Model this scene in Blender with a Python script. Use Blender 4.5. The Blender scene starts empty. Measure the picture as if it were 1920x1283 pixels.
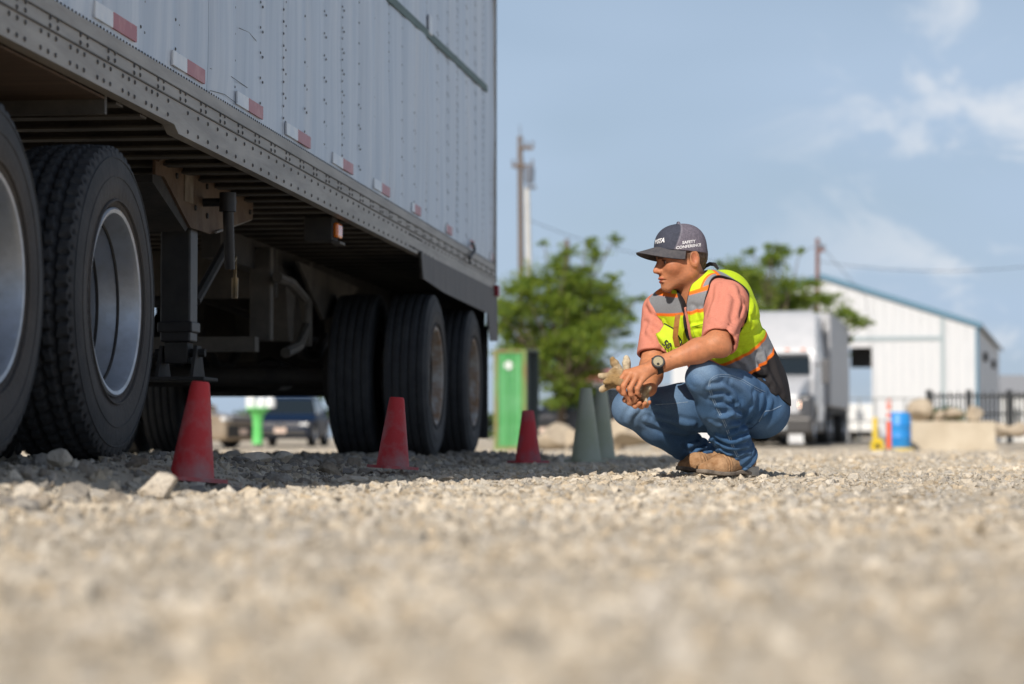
import bpy, bmesh, math, random
import numpy as np
from mathutils import Vector, Matrix
random.seed(7); RNG = np.random.default_rng(11)
SC = bpy.context.scene
COL = SC.collection
# ---------------------------------------------------------------- camera, sky, sun, exposure
F = 85.0 / 36.0 * 1920.0           # focal length in photo pixels
HOR = 820.0                        # horizon row of the photo
CAMZ = 0.16
PITCH = math.atan((HOR - 641.5) / F)
cam = bpy.data.cameras.new('camera'); camo = bpy.data.objects.new('camera', cam); COL.objects.link(camo)
cam.lens = 85; cam.sensor_width = 36; cam.clip_start = 0.05; cam.clip_end = 3000
camo.location = (0, 0, CAMZ); camo.rotation_euler = (math.radians(90) + PITCH, 0, 0)
cam.dof.use_dof = True; cam.dof.focus_distance = 9.1; cam.dof.aperture_fstop = 2.9; cam.dof.aperture_blades = 0
SC.camera = camo
SUN_EL = math.radians(37.0)
SUN_H = Vector((-0.38, -0.925))    # horizontal direction TOWARDS the sun
to_sun = Vector((SUN_H.x * math.cos(SUN_EL), SUN_H.y * math.cos(SUN_EL), math.sin(SUN_EL)))
sun = bpy.data.lights.new('sun', 'SUN'); suno = bpy.data.objects.new('sun', sun); COL.objects.link(suno)
sun.energy = 4.4; sun.angle = math.radians(0.53); sun.color = (1.0, 0.92, 0.82)
suno.rotation_euler = to_sun.to_track_quat('Z', 'Y').to_euler(); suno.location = (-20, -35, 40)
world = bpy.data.worlds.new('World'); SC.world = world; world.use_nodes = True
nt = world.node_tree; nt.nodes.clear()
def wn(t, **k):
    n = nt.nodes.new(t)
    for a, b in k.items(): setattr(n, a, b)
    return n
sky = wn('ShaderNodeTexSky', sky_type='NISHITA', sun_disc=False, sun_elevation=SUN_EL,
         sun_rotation=math.atan2(to_sun.x, to_sun.y), altitude=300, air_density=1.0, dust_density=1.2, ozone_density=1.3)
tc = wn('ShaderNodeTexCoord')
def cloud(scale, rng, off, detail=6, rough=0.55):
    mp = wn('ShaderNodeMapping'); mp.inputs['Scale'].default_value = scale; mp.inputs['Location'].default_value = off
    nz = wn('ShaderNodeTexNoise'); nz.inputs['Scale'].default_value = 1; nz.inputs['Detail'].default_value = detail; nz.inputs['Roughness'].default_value = rough
    nz.inputs['Distortion'].default_value = 0.6
    mr = wn('ShaderNodeMapRange', interpolation_type='SMOOTHSTEP'); mr.inputs[1].default_value = rng[0]; mr.inputs[2].default_value = rng[1]
    mr.inputs[3].default_value = rng[3] if len(rng) > 3 else 0; mr.inputs[4].default_value = rng[2]
    nt.links.new(tc.outputs['Generated'], mp.inputs[0]); nt.links.new(mp.outputs[0], nz.inputs['Vector']); nt.links.new(nz.outputs[0], mr.inputs[0])
    return mr.outputs[0]
c1 = cloud((13, 13, 26), (0.50, 0.66, 0.72), (8.2, 3.9, 9.7), 8, 0.62)
c2 = cloud((2.2, 2.2, 7), (0.20, 0.70, 0.80, 0.45), (0.3, 5.1, 2.2), 3)
# the broken clouds thicken towards the right-hand half of the sky
sx = wn('ShaderNodeSeparateXYZ'); nt.links.new(tc.outputs['Generated'], sx.inputs[0])
mr = wn('ShaderNodeMapRange', interpolation_type='SMOOTHSTEP'); mr.inputs[1].default_value = 0.07; mr.inputs[2].default_value = 0.22
nt.links.new(sx.outputs[0], mr.inputs[0])
mu = wn('ShaderNodeMath', operation='MULTIPLY'); nt.links.new(c1, mu.inputs[0]); nt.links.new(mr.outputs[0], mu.inputs[1])
def mixc(fac, a, b):
    m = wn('ShaderNodeMix', data_type='RGBA'); nt.links.new(fac, m.inputs[0])
    nt.links.new(a, m.inputs[6]) if not isinstance(a, tuple) else setattr(m.inputs[6], 'default_value', a)
    m.inputs[7].default_value = b; return m.outputs[2]
hz = wn('ShaderNodeMapRange', interpolation_type='SMOOTHSTEP'); hz.inputs[1].default_value = 0.16; hz.inputs[2].default_value = 0.42; hz.inputs[3].default_value = 1.3; hz.inputs[4].default_value = 0.10
nt.links.new(sx.outputs[2], hz.inputs[0])        # thin high cloud, whitest low over the horizon
mh = wn('ShaderNodeMath', operation='MULTIPLY'); nt.links.new(c2, mh.inputs[0]); nt.links.new(hz.outputs[0], mh.inputs[1])
k1 = mixc(mh.outputs[0], sky.outputs[0], (6.6, 8.45, 11.0, 1))
k2 = mixc(mu.outputs[0], k1, (12.0, 12.4, 13.0, 1))
bg = wn('ShaderNodeBackground'); bg.inputs[1].default_value = 0.065
nt.links.new(k2, bg.inputs[0]); wo = wn('ShaderNodeOutputWorld'); nt.links.new(bg.outputs[0], wo.inputs[0])
SC.view_settings.view_transform = 'Standard'; SC.view_settings.look = 'None'; SC.view_settings.gamma = 1.0
SC.view_settings.exposure = 0.07; SC.view_settings.use_curve_mapping = False
SC.render.engine = 'CYCLES'; SC.cycles.use_denoising = True; SC.cycles.max_bounces = 6; SC.cycles.use_adaptive_sampling = True

# ---------------------------------------------------------------- helpers
cP, sP = math.cos(PITCH), math.sin(PITCH)
def ray(px, py):
    a = (px - 960) / F; b = (641.5 - py) / F
    return np.array([a, cP - b * sP, sP + b * cP])
def at(px, py, d):                 # the point at depth d (metres along Y) seen at a photo pixel
    r = ray(px, py); r = r / r[1] * d
    return np.array([r[0], r[1], r[2] + CAMZ])
def hitpl(px, py, p0, n):          # where the sight line through a pixel meets a plane
    r = ray(px, py); o = np.array([0, 0, CAMZ]); n = np.array(n, float)
    t = np.dot(np.array(p0) - o, n) / np.dot(r, n); return o + r * t
def sstep(a, b, x):
    t = np.clip((x - a) / (b - a), 0, 1); return t * t * (3 - 2 * t)

MATS = {}
def mat(name, c1, c2=None, scale=8.0, rough=0.6, metal=0.0, bump=0.0, bscale=None, vcol=None, stretch=(1, 1, 1), spec=0.5,
        emit=None, trans=0.0, sss=0.0, rng=(0.35, 0.65), coat=0.0, rrange=None, alpha=None):
    if name in MATS: return MATS[name]
    m = bpy.data.materials.new(name); m.use_nodes = True; t = m.node_tree; b = t.nodes['Principled BSDF']
    b.inputs['Roughness'].default_value = rough; b.inputs['Metallic'].default_value = metal
    b.inputs['Specular IOR Level'].default_value = spec
    b.inputs['Base Color'].default_value = (*c1, 1); b.inputs['Coat Weight'].default_value = coat
    if trans: b.inputs['Transmission Weight'].default_value = trans
    if sss:
        b.inputs['Subsurface Weight'].default_value = sss; b.inputs['Subsurface Radius'].default_value = (0.012, 0.005, 0.003); b.inputs['Subsurface Scale'].default_value = 1.0
    if emit: b.inputs['Emission Color'].default_value = (*emit[0], 1); b.inputs['Emission Strength'].default_value = emit[1]
    tcn = t.nodes.new('ShaderNodeTexCoord'); mp = t.nodes.new('ShaderNodeMapping'); mp.inputs['Scale'].default_value = stretch
    t.links.new(tcn.outputs['Object'], mp.inputs[0])
    src = None
    if vcol:
        va = t.nodes.new('ShaderNodeVertexColor'); va.layer_name = vcol; src = va.outputs[0]
    if c2 is not None:
        nz = t.nodes.new('ShaderNodeTexNoise'); nz.inputs['Scale'].default_value = scale; nz.inputs['Detail'].default_value = 8; nz.inputs['Roughness'].default_value = 0.6
        t.links.new(mp.outputs[0], nz.inputs['Vector'])
        r = t.nodes.new('ShaderNodeMapRange'); r.inputs[1].default_value = rng[0]; r.inputs[2].default_value = rng[1]; t.links.new(nz.outputs[0], r.inputs[0])
        mx = t.nodes.new('ShaderNodeMix'); mx.data_type = 'RGBA'; t.links.new(r.outputs[0], mx.inputs[0])
        mx.inputs[6].default_value = (*c1, 1); mx.inputs[7].default_value = (*c2, 1)
        if vcol:                   # noise tints the painted colour
            m2 = t.nodes.new('ShaderNodeMix'); m2.data_type = 'RGBA'; m2.blend_type = 'MULTIPLY'; m2.inputs[0].default_value = 1
            t.links.new(src, m2.inputs[6]); t.links.new(mx.outputs[2], m2.inputs[7]); src = m2.outputs[2]
        else: src = mx.outputs[2]
        if rrange:
            r2 = t.nodes.new('ShaderNodeMapRange'); r2.inputs[3].default_value = rrange[0]; r2.inputs[4].default_value = rrange[1]
            t.links.new(nz.outputs[0], r2.inputs[0]); t.links.new(r2.outputs[0], b.inputs['Roughness'])
    if src is not None: t.links.new(src, b.inputs['Base Color'])
    if bump:
        nb = t.nodes.new('ShaderNodeTexNoise'); nb.inputs['Scale'].default_value = bscale or scale * 4; nb.inputs['Detail'].default_value = 6
        t.links.new(mp.outputs[0], nb.inputs['Vector'])
        bp = t.nodes.new('ShaderNodeBump'); bp.inputs['Strength'].default_value = min(1, bump); bp.inputs['Distance'].default_value = 0.01 * max(1, bump)
        t.links.new(nb.outputs[0], bp.inputs['Height']); t.links.new(bp.outputs[0], b.inputs['Normal'])
    MATS[name] = m; return m

def tag(o, label=None, cat=None, group=None, kind=None):
    if label: o['label'] = label
    if cat: o['category'] = cat
    if group: o['group'] = group
    if kind: o['kind'] = kind
    return o
def empty(name, loc=(0, 0, 0), rz=0.0, parent=None):
    o = bpy.data.objects.new(name, None); COL.objects.link(o); o.location = loc; o.rotation_euler = (0, 0, rz); o.empty_display_size = 0.1
    if parent: o.parent = parent
    return o
def link(name, me, m=None, parent=None, loc=None):
    o = bpy.data.objects.new(name, me); COL.objects.link(o)
    if m is not None and len(me.materials) == 0:
        for q in (m if isinstance(m, (list, tuple)) else [m]): me.materials.append(q)
    if parent: o.parent = parent
    if loc is not None: o.location = loc
    return o
def npmesh(name, V, Q, smooth=True, col=None, midx=None):
    V = np.asarray(V, np.float32); Q = np.asarray(Q, np.int32); k = Q.shape[1]
    me = bpy.data.meshes.new(name); me.vertices.add(len(V)); me.vertices.foreach_set('co', V.ravel())
    me.loops.add(Q.size); me.loops.foreach_set('vertex_index', Q.ravel())
    me.polygons.add(len(Q)); me.polygons.foreach_set('loop_start', np.arange(0, Q.size, k, dtype=np.int32))
    me.polygons.foreach_set('use_smooth', np.full(len(Q), smooth))
    if midx is not None: me.polygons.foreach_set('material_index', np.asarray(midx, np.int32))
    me.update(calc_edges=True); me.validate()
    if col is not None:
        a = me.color_attributes.new('Col', 'FLOAT_COLOR', 'POINT'); c = np.ones((len(V), 4), np.float32); c[:, :3] = col
        a.data.foreach_set('color', c.ravel())
    return me
class MB:                          # collects boxes, bars, tubes and lathes into ONE mesh
    def __init__(s): s.v = []; s.f = []; s.m = []
    def add(s, V, Fc, mi=0):
        o = len(s.v); s.v += [tuple(map(float, p)) for p in V]; s.f += [tuple(i + o for i in q) for q in Fc]; s.m += [mi] * len(Fc); return s
    def box(s, lo, hi, mi=0, bev=0.0):
        x0, y0, z0 = lo; x1, y1, z1 = hi
        if bev <= 0:
            V = [(x0, y0, z0), (x1, y0, z0), (x1, y1, z0), (x0, y1, z0), (x0, y0, z1), (x1, y0, z1), (x1, y1, z1), (x0, y1, z1)]
            return s.add(V, [(0, 3, 2, 1), (4, 5, 6, 7), (0, 1, 5, 4), (1, 2, 6, 5), (2, 3, 7, 6), (3, 0, 4, 7)], mi)
        bm = bmesh.new(); bmesh.ops.create_cube(bm, size=1)
        for v in bm.verts: v.co = Vector(((x0 + x1) / 2 + v.co.x * (x1 - x0), (y0 + y1) / 2 + v.co.y * (y1 - y0), (z0 + z1) / 2 + v.co.z * (z1 - z0)))
        bmesh.ops.bevel(bm, geom=bm.edges[:], offset=bev, segments=2, affect='EDGES', profile=0.5)
        bm.verts.index_update(); s.add([v.co for v in bm.verts], [[v.index for v in f.verts] for f in bm.faces], mi); bm.free(); return s
    def tube(s, pts, r, n=8, mi=0, caps=True):
        pts = [Vector(p) for p in pts]; rs = r if isinstance(r, (list, tuple)) else [r] * len(pts); V = []; Fc = []
        up = Vector((0.31, 0.17, 0.93))
        for i, p in enumerate(pts):
            d = (pts[min(i + 1, len(pts) - 1)] - pts[max(i - 1, 0)]).normalized()
            a = d.cross(up)
            if a.length < 0.05: a = d.cross(Vector((1, 0, 0)))
            a.normalize(); b = d.cross(a)
            for k in range(n):
                t = 2 * math.pi * k / n; V.append(p + a * (rs[i] * math.cos(t)) + b * (rs[i] * math.sin(t)))
        for i in range(len(pts) - 1):
            for k in range(n): Fc.append((i * n + k, i * n + (k + 1) % n, (i + 1) * n + (k + 1) % n, (i + 1) * n + k))
        if caps: Fc += [tuple(range(n)), tuple(reversed(range((len(pts) - 1) * n, len(pts) * n)))]
        return s.add(V, Fc, mi)
    def lathe(s, prof, n=32, axis='Z', org=(0, 0, 0), mi=0):   # prof: (r, h)
        V = []; Fc = []; m = len(prof)
        for k in range(n):
            t = 2 * math.pi * k / n; c, w = math.cos(t), math.sin(t)
            for r, h in prof:
                p = (r * c, r * w, h) if axis == 'Z' else ((h, r * c, r * w) if axis == 'X' else (r * w, h, r * c))
                V.append((p[0] + org[0], p[1] + org[1], p[2] + org[2]))
        for k in range(n):
            for j in range(m - 1): Fc.append((k * m + j, ((k + 1) % n) * m + j, ((k + 1) % n) * m + j + 1, k * m + j + 1))
        return s.add(V, Fc, mi)
    def poly(s, pts, ex, mi=0):    # a flat polygon pushed along ex: a plate
        n = len(pts); ex = np.array(ex); A = [np.array(p) for p in pts]
        V = A + [p + ex for p in A]
        return s.add(V, [tuple(reversed(range(n))), tuple(range(n, 2 * n))] + [(i, (i + 1) % n, n + (i + 1) % n, n + i) for i in range(n)], mi)
    def mesh(s, name, smooth=False):
        me = bpy.data.meshes.new(name); me.from_pydata(s.v, [], s.f); me.polygons.foreach_set('material_index', s.m)
        bm = bmesh.new(); bm.from_mesh(me); bmesh.ops.recalc_face_normals(bm, faces=bm.faces[:]); bm.to_mesh(me); bm.free()
        if smooth:
            me.polygons.foreach_set('use_smooth', [True] * len(me.polygons))
            me.set_sharp_from_angle(angle=math.radians(38))
        me.update(); return me
    def build(s, name, m=None, parent=None, smooth=False, loc=None): return link(name, s.mesh(name, smooth), m, parent, loc)

# ---- signed distance shapes -> meshes (surface nets)
def ln(x): return np.sqrt((x * x).sum(-1))
def cap(P, a, b, r1, r2=None):
    a = np.asarray(a); b = np.asarray(b); r2 = r1 if r2 is None else r2; ba = b - a; pa = P - a
    t = np.clip(pa @ ba / max(1e-9, ba @ ba), 0, 1); return ln(pa - t[:, None] * ba) - (r1 + (r2 - r1) * t)
def sph(P, c, r): return ln(P - np.asarray(c)) - r
def ell(P, c, r):
    p = P - np.asarray(c); r = np.asarray(r); k0 = ln(p / r); k1 = ln(p / (r * r)) + 1e-9; return k0 * (k0 - 1) / k1
def rbox(P, c, b, r):
    q = np.abs(P - np.asarray(c)) - (np.asarray(b) - r); return ln(np.maximum(q, 0)) + np.minimum(q.max(-1), 0) - r
def smin(a, b, k):
    h = np.clip(k - np.abs(a - b), 0, None) / k; return np.minimum(a, b) - h * h * k * 0.25
def smax(a, b, k): return -smin(-a, -b, k)
def smins(L, k):
    d = L[0]
    for x in L[1:]: d = smin(d, x, k)
    return d
def snets(f, lo, hi, h):
    lo = np.asarray(lo, float); hi = np.asarray(hi, float); B = 4
    nb = np.ceil((hi - lo) / (h * B)).astype(int); n = nb * B
    gi = np.stack(np.meshgrid(*[np.arange(k) for k in nb], indexing='ij'), -1).reshape(-1, 3)
    dc = f(lo + (gi * B + B / 2) * h)
    keep = np.abs(dc) < h * B * 0.87 * 1.5 + h
    V = np.repeat(np.repeat(np.repeat(dc.reshape(nb).astype(np.float32), B, 0), B, 1), B, 2)
    sub = np.stack(np.meshgrid(*[np.arange(B)] * 3, indexing='ij'), -1).reshape(-1, 3)
    kb = gi[keep] * B
    for i in range(0, len(kb), 4000):
        idx = (kb[i:i + 4000, None, :] + sub[None]).reshape(-1, 3)
        V[idx[:, 0], idx[:, 1], idx[:, 2]] = f(lo + idx * h)
    V = np.pad(V, 1, mode='constant', constant_values=1.0); lo = lo - h
    S = V < 0
    cnt = np.zeros(np.array(S.shape) - 1, np.int8)
    for a in (0, 1):
        for b in (0, 1):
            for c in (0, 1): cnt += S[a:S.shape[0] - 1 + a, b:S.shape[1] - 1 + b, c:S.shape[2] - 1 + c]
    act = np.argwhere((cnt > 0) & (cnt < 8)); cid = np.full(cnt.shape, -1, np.int32); cid[act[:, 0], act[:, 1], act[:, 2]] = np.arange(len(act))
    acc = np.zeros((len(act), 3)); num = np.zeros(len(act))
    for ax in range(3):
        o1, o2 = [k for k in range(3) if k != ax]
        for a in (0, 1):
            for b in (0, 1):
                p = act.copy(); p[:, o1] += a; p[:, o2] += b; q = p.copy(); q[:, ax] += 1
                v0 = V[p[:, 0], p[:, 1], p[:, 2]]; v1 = V[q[:, 0], q[:, 1], q[:, 2]]; s = (v0 < 0) != (v1 < 0)
                t = np.where(s, v0 / np.where(s, v0 - v1, 1), 0); pt = p.astype(float); pt[:, ax] += t
                acc[s] += pt[s]; num[s] += 1
    verts = lo + acc / num[:, None] * h
    quads = []
    for ax in range(3):
        o1, o2 = (ax + 1) % 3, (ax + 2) % 3
        sl0 = [slice(None)] * 3; sl1 = [slice(None)] * 3; sl0[ax] = slice(0, -1); sl1[ax] = slice(1, None)
        A = S[tuple(sl0)]; e = np.argwhere(A != S[tuple(sl1)]); e = e[(e[:, o1] > 0) & (e[:, o2] > 0) & (e[:, o1] < cnt.shape[o1]) & (e[:, o2] < cnt.shape[o2])]
        def ci(d1, d2):
            p = e.copy(); p[:, o1] += d1; p[:, o2] += d2; return cid[p[:, 0], p[:, 1], p[:, 2]]
        q = np.stack([ci(-1, -1), ci(0, -1), ci(0, 0), ci(-1, 0)], 1); ins = A[e[:, 0], e[:, 1], e[:, 2]]
        q[~ins] = q[~ins][:, ::-1]; quads.append(q)
    quads = np.concatenate(quads); quads = quads[(quads >= 0).all(1)]
    return verts, quads
def sdfobj(name, f, lo, hi, h, m, parent=None, colf=None, org=(0, 0, 0), smooth=True, relax=0):
    V, Q = snets(f, lo, hi, h)
    for _ in range(relax):
        N = np.zeros_like(V); C = np.zeros(len(V))
        for k in range(4): np.add.at(N, Q[:, k], V[Q[:, (k + 1) % 4]] + V[Q[:, (k + 3) % 4]]); np.add.at(C, Q[:, k], 2)
        V = V * 0.5 + 0.5 * N / np.maximum(C, 1)[:, None]
    col = colf(V) if colf else None
    me = npmesh(name, V - np.asarray(org), Q, smooth, col)
    return link(name, me, m, parent)
_wd = np.random.default_rng(3).normal(size=(64, 3)); _wp = np.random.default_rng(4).uniform(0, 6.28, 64)
def wob(P, k, i0=0, n=6):          # smooth pseudo-noise in about -1..1
    d = 0
    for i in range(i0, i0 + n):
        w = _wd[i % 64]; w = w / np.linalg.norm(w) * k * (0.7 + 0.6 * ((i * 37 % 10) / 10)); d = d + np.sin(P @ w + _wp[i % 64])
    return d / n ** 0.5 * 0.7
def near(P, c, r, f):               # evaluate a costly shape only close to it
    d = ln(P - np.asarray(c)); o = d - r * 0.62; m = d < r
    if m.any(): o[m] = f(P[m])
    return o
def grad(f, P, e=1e-3):
    g = np.stack([f(P + np.eye(3)[k] * e) - f(P - np.eye(3)[k] * e) for k in range(3)], 1); return g / (ln(g)[:, None] + 1e-9)
def onto(f, P, off=0.0, it=6):     # slide points onto the surface of a shape
    P = np.array(P, float)
    for _ in range(it): P = P - grad(f, P) * (f(P) - off)[:, None]
    return P
# ---------------------------------------------------------------- ground
TR0 = np.array([-1.26, 7.72, 0.0]); TRA = -math.atan2(0.1107, 0.9938)
TN = np.array([0.9938, -0.1107, 0]); TU = np.array([0.1107, 0.9938, 0])
def zg0(x, y):                     # the lie of the land, without stones
    x = np.asarray(x, float); y = np.asarray(y, float)
    z = np.interp(y, [-50, 0, 16, 30, 48, 60, 74, 100, 160, 600], [0, 0, 0.0, -0.04, -0.10, -0.19, -0.06, -0.08, -0.05, 0])
    q = (x - TR0[0]) * TN[0] + (y - TR0[1]) * TN[1]; s = (x - TR0[0]) * TU[0] + (y - TR0[1]) * TU[1]
    bed = np.interp(s, [-6, -3.5, -1.2, 1.0, 3, 7, 10, 14, 20], [0, 0, 0.085, 0.085, 0.035, 0.035, 0.03, 0.0, 0])
    z = z + bed * (1 - sstep(0.04, 0.5, q)) * sstep(-5.0, -3.0, q)
    z = z + 0.013 * np.exp(-(((x - 0.78) / 0.55) ** 2 + ((y - 9.25) / 0.5) ** 2))
    near = 1 - sstep(14, 40, y)
    z = z + near * (0.008 * np.sin(1.9 * x + 0.7 * y) * np.sin(1.3 * y - 0.6 * x + 1) + 0.006 * np.sin(4.1 * x - 2.2 * y) * np.sin(3.3 * y + 1.7 * x))
    return z
def zg(x, y):
    x = np.asarray(x, float); y = np.asarray(y, float)
    f = 1 - sstep(14, 30, y)
    return zg0(x, y) + f * 0.004 * (np.sin(11 * x + 5 * y) * np.sin(9 * y - 4 * x) + np.sin(23 * x - 9 * y + 2) * np.sin(19 * y + 13 * x))
def lines(dense, step, far, g=1.22):
    a = list(np.arange(dense[0], dense[1] + step * 0.5, step)); d = step; p = a[-1]
    while p < far[1]: d *= g; p += d; a.append(p)
    d = step; p = a[0]; L = []
    while p > far[0]: d *= g; p -= d; L.append(p)
    return np.array(L[::-1] + a)
gx = lines((-3.6, 3.6), 0.035, (-700, 700)); gy = lines((0.9, 15), 0.04, (-300, 1500))
GX, GY = np.meshgrid(gx, gy, indexing='ij'); nX, nY = GX.shape
idx = np.arange(nX * nY).reshape(nX, nY)
Q = np.stack([idx[:-1, :-1], idx[1:, :-1], idx[1:, 1:], idx[:-1, 1:]], -1).reshape(-1, 4)
V = np.stack([GX, GY, zg(GX, GY) - 0.004], -1).reshape(-1, 3)
M_ground = mat('gravel_ground', (0.46, 0.395, 0.305), (0.60, 0.54, 0.445), scale=1.6, rough=0.95, bump=1.6, bscale=60, spec=0.15, rng=(0.3, 0.7))
go = link('ground', npmesh('ground', V, Q), M_ground); tag(go, kind='structure')

# rock shapes
def ico(sub):
    bm = bmesh.new(); bmesh.ops.create_icosphere(bm, subdivisions=sub, radius=1)
    bm.verts.index_update(); v = np.array([q.co[:] for q in bm.verts]); f = np.array([[w.index for w in q.verts] for q in bm.faces]); bm.free(); return v, f
I1, I2, I3 = ico(1), ico(2), ico(4)
def rockshape(base, seed, rough=0.22, cuts=7):
    r = np.random.default_rng(seed); v, f = base; v = v.copy()
    for _ in range(cuts):          # broken faces: cut the ball with planes
        n = r.normal(size=3); n /= np.linalg.norm(n); d = r.uniform(0.45, 0.85); h = v @ n - d; v = v - np.clip(h, 0, None)[:, None] * n
    v = v * (1 + rough * 0.4 * r.normal(size=(len(v), 1)) * (0.5 if len(v) > 100 else 2.2 if len(v) < 20 else 1))
    return v * r.uniform(0.62, 1.3, size=3) * np.array([1, 1, 0.75]), f
def rand_rot(n, rng):
    q = rng.normal(size=(n, 4)); q /= np.linalg.norm(q, axis=1)[:, None]; w, x, y, z = q.T
    return np.stack([np.stack([1 - 2 * (y * y + z * z), 2 * (x * y - z * w), 2 * (x * z + y * w)], -1),
                     np.stack([2 * (x * y + z * w), 1 - 2 * (x * x + z * z), 2 * (y * z - x * w)], -1),
                     np.stack([2 * (x * z - y * w), 2 * (y * z + x * w), 1 - 2 * (x * x + y * y)], -1)], 1)
STONE_C = np.array([[0.50, 0.44, 0.355], [0.56, 0.51, 0.43], [0.43, 0.37, 0.29], [0.48, 0.46, 0.42], [0.40, 0.385, 0.365], [0.60, 0.555, 0.48], [0.47, 0.38, 0.265]])
def stones(name, xy, rad, base, sink, label, seed, tint=np.array([0.60, 0.53, 0.425])):
    # thousands of small stones: one object of points, each carrying one of eight broken-rock shapes
    rng = np.random.default_rng(seed); K = 8
    lib = bpy.data.collections.new(name + '_shapes')
    for k in range(K):
        v, f = rockshape(base, 100 + seed * 10 + k); me = npmesh('stone_shape', v, f, False); me.materials.append(M_stone)
        lib.objects.link(bpy.data.objects.new('%s_shape_%d' % (name, k), me))
    x3 = np.concatenate([xy, 0 * xy[:, :1]], 1); pat = wob(x3, 2.6, 3) + 0.6 * wob(x3, 8, 13); keep = rng.random(len(xy)) < np.clip(0.75 + 0.55 * pat, 0.25, 1)
    xy = xy[keep]; rad = rad[keep]; pat = pat[keep]; n = len(xy)
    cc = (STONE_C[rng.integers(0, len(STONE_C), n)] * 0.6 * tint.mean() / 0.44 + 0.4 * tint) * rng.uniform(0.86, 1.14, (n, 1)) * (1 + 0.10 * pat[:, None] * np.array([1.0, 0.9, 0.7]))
    me = bpy.data.meshes.new(name); me.vertices.add(n); me.vertices.foreach_set('co', np.concatenate([xy, (zg(xy[:, 0], xy[:, 1]) + rad * sink)[:, None]], 1).astype(np.float32).ravel())
    def attr(nm, ty, key, data): me.attributes.new(nm, ty, 'POINT').data.foreach_set(key, np.asarray(data, np.float32 if ty != 'INT' else np.int32).ravel())
    attr('turn', 'FLOAT_VECTOR', 'vector', np.stack([rng.normal(0, 0.5, n), rng.normal(0, 0.5, n), rng.uniform(0, 6.28, n)], 1)); attr('size', 'FLOAT', 'value', rad); attr('pick', 'INT', 'value', rng.integers(0, K, n))
    attr('tone', 'FLOAT_COLOR', 'color', np.concatenate([np.clip(cc, 0, 1), np.ones((n, 1))], 1)); me.update()
    o = link(name, me); tag(o, label, 'gravel', kind='stuff')
    g = bpy.data.node_groups.new(name, 'GeometryNodeTree'); g.interface.new_socket('Geometry', in_out='INPUT', socket_type='NodeSocketGeometry'); g.interface.new_socket('Geometry', in_out='OUTPUT', socket_type='NodeSocketGeometry')
    N = g.nodes.new; gi_ = N('NodeGroupInput'); go_ = N('NodeGroupOutput'); ip = N('GeometryNodeInstanceOnPoints'); ci = N('GeometryNodeCollectionInfo'); mp_ = N('GeometryNodeMeshToPoints')
    ci.inputs['Collection'].default_value = lib; ci.inputs['Separate Children'].default_value = True; ci.inputs['Reset Children'].default_value = True; ip.inputs['Pick Instance'].default_value = True
    def na(nm, ty):
        q = N('GeometryNodeInputNamedAttribute'); q.data_type = ty; q.inputs['Name'].default_value = nm; return [x for x in q.outputs if x.enabled and x.name == 'Attribute'][0]
    L = g.links.new; L(gi_.outputs[0], mp_.inputs['Mesh']); L(mp_.outputs[0], ip.inputs['Points']); L(ci.outputs[0], ip.inputs['Instance']); L(na('pick', 'INT'), ip.inputs['Instance Index'])
    L(na('turn', 'FLOAT_VECTOR'), ip.inputs['Rotation']); L(na('size', 'FLOAT'), ip.inputs['Scale']); L(ip.outputs[0], go_.inputs[0])
    md = o.modifiers.new('stones', 'NODES'); md.node_group = g; return o
M_stone = mat('stone', (0.78, 0.78, 0.78), (1.08, 1.06, 1.03), scale=2.2, rough=0.92, bump=0.6, bscale=5, vcol='Col', spec=0.2)
_v = [q for q in M_stone.node_tree.nodes if q.type == 'VERTEX_COLOR'][0]; _a = M_stone.node_tree.nodes.new('ShaderNodeAttribute'); _a.attribute_type = 'INSTANCER'; _a.attribute_name = 'tone'
for _q in list(_v.outputs[0].links): M_stone.node_tree.links.new(_a.outputs['Color'], _q.to_socket)
def wedge(n, y0, y1, m, rng, k=0.225, p=1.0):
    y = y0 + (y1 - y0) * rng.random(n) ** p; x = (rng.random(n) * 2 - 1) * (k * y + m); return np.stack([x, y], 1)
r1 = np.random.default_rng(21)
xy = wedge(44000, 0.3, 5.4, 1.0, r1, 0.6); stones('foreground_gravel', xy, np.clip(r1.lognormal(-4.95, 0.5, len(xy)), 0.003, 0.022), I1, -0.1, 'loose pale tan gravel blurred in the near foreground', 1)
xy = wedge(165000, 5.2, 15.0, 1.5, r1, 0.5); stones('yard_gravel', xy, np.clip(r1.lognormal(-4.95, 0.66, len(xy)), 0.003, 0.030), I1, -0.2, 'crushed tan gravel across the yard around the crouching person', 2)
xy = wedge(26000, 15.0, 46.0, 1.5, r1, 0.45, p=1.4); stones('far_gravel', xy, np.clip(r1.lognormal(-4.1, 0.4, len(xy)), 0.008, 0.05), I1, 0.05, 'pale gravel in the distance towards the parked vehicles', 3)
# coarse rubble along and under the trailer
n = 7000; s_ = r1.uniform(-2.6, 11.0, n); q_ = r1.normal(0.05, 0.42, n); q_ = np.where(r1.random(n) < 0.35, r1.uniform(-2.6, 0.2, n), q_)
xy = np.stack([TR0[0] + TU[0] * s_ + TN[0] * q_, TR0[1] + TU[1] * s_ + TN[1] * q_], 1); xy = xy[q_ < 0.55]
stones('rubble', xy, np.clip(r1.lognormal(-4.2, 0.6, len(xy)), 0.007, 0.055), I2, 0.0, 'coarse broken rubble in the shade along the trailer', 4, np.array([0.30, 0.275, 0.25]))  # stone tint darkened to deepen the shade along the trailer

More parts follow.
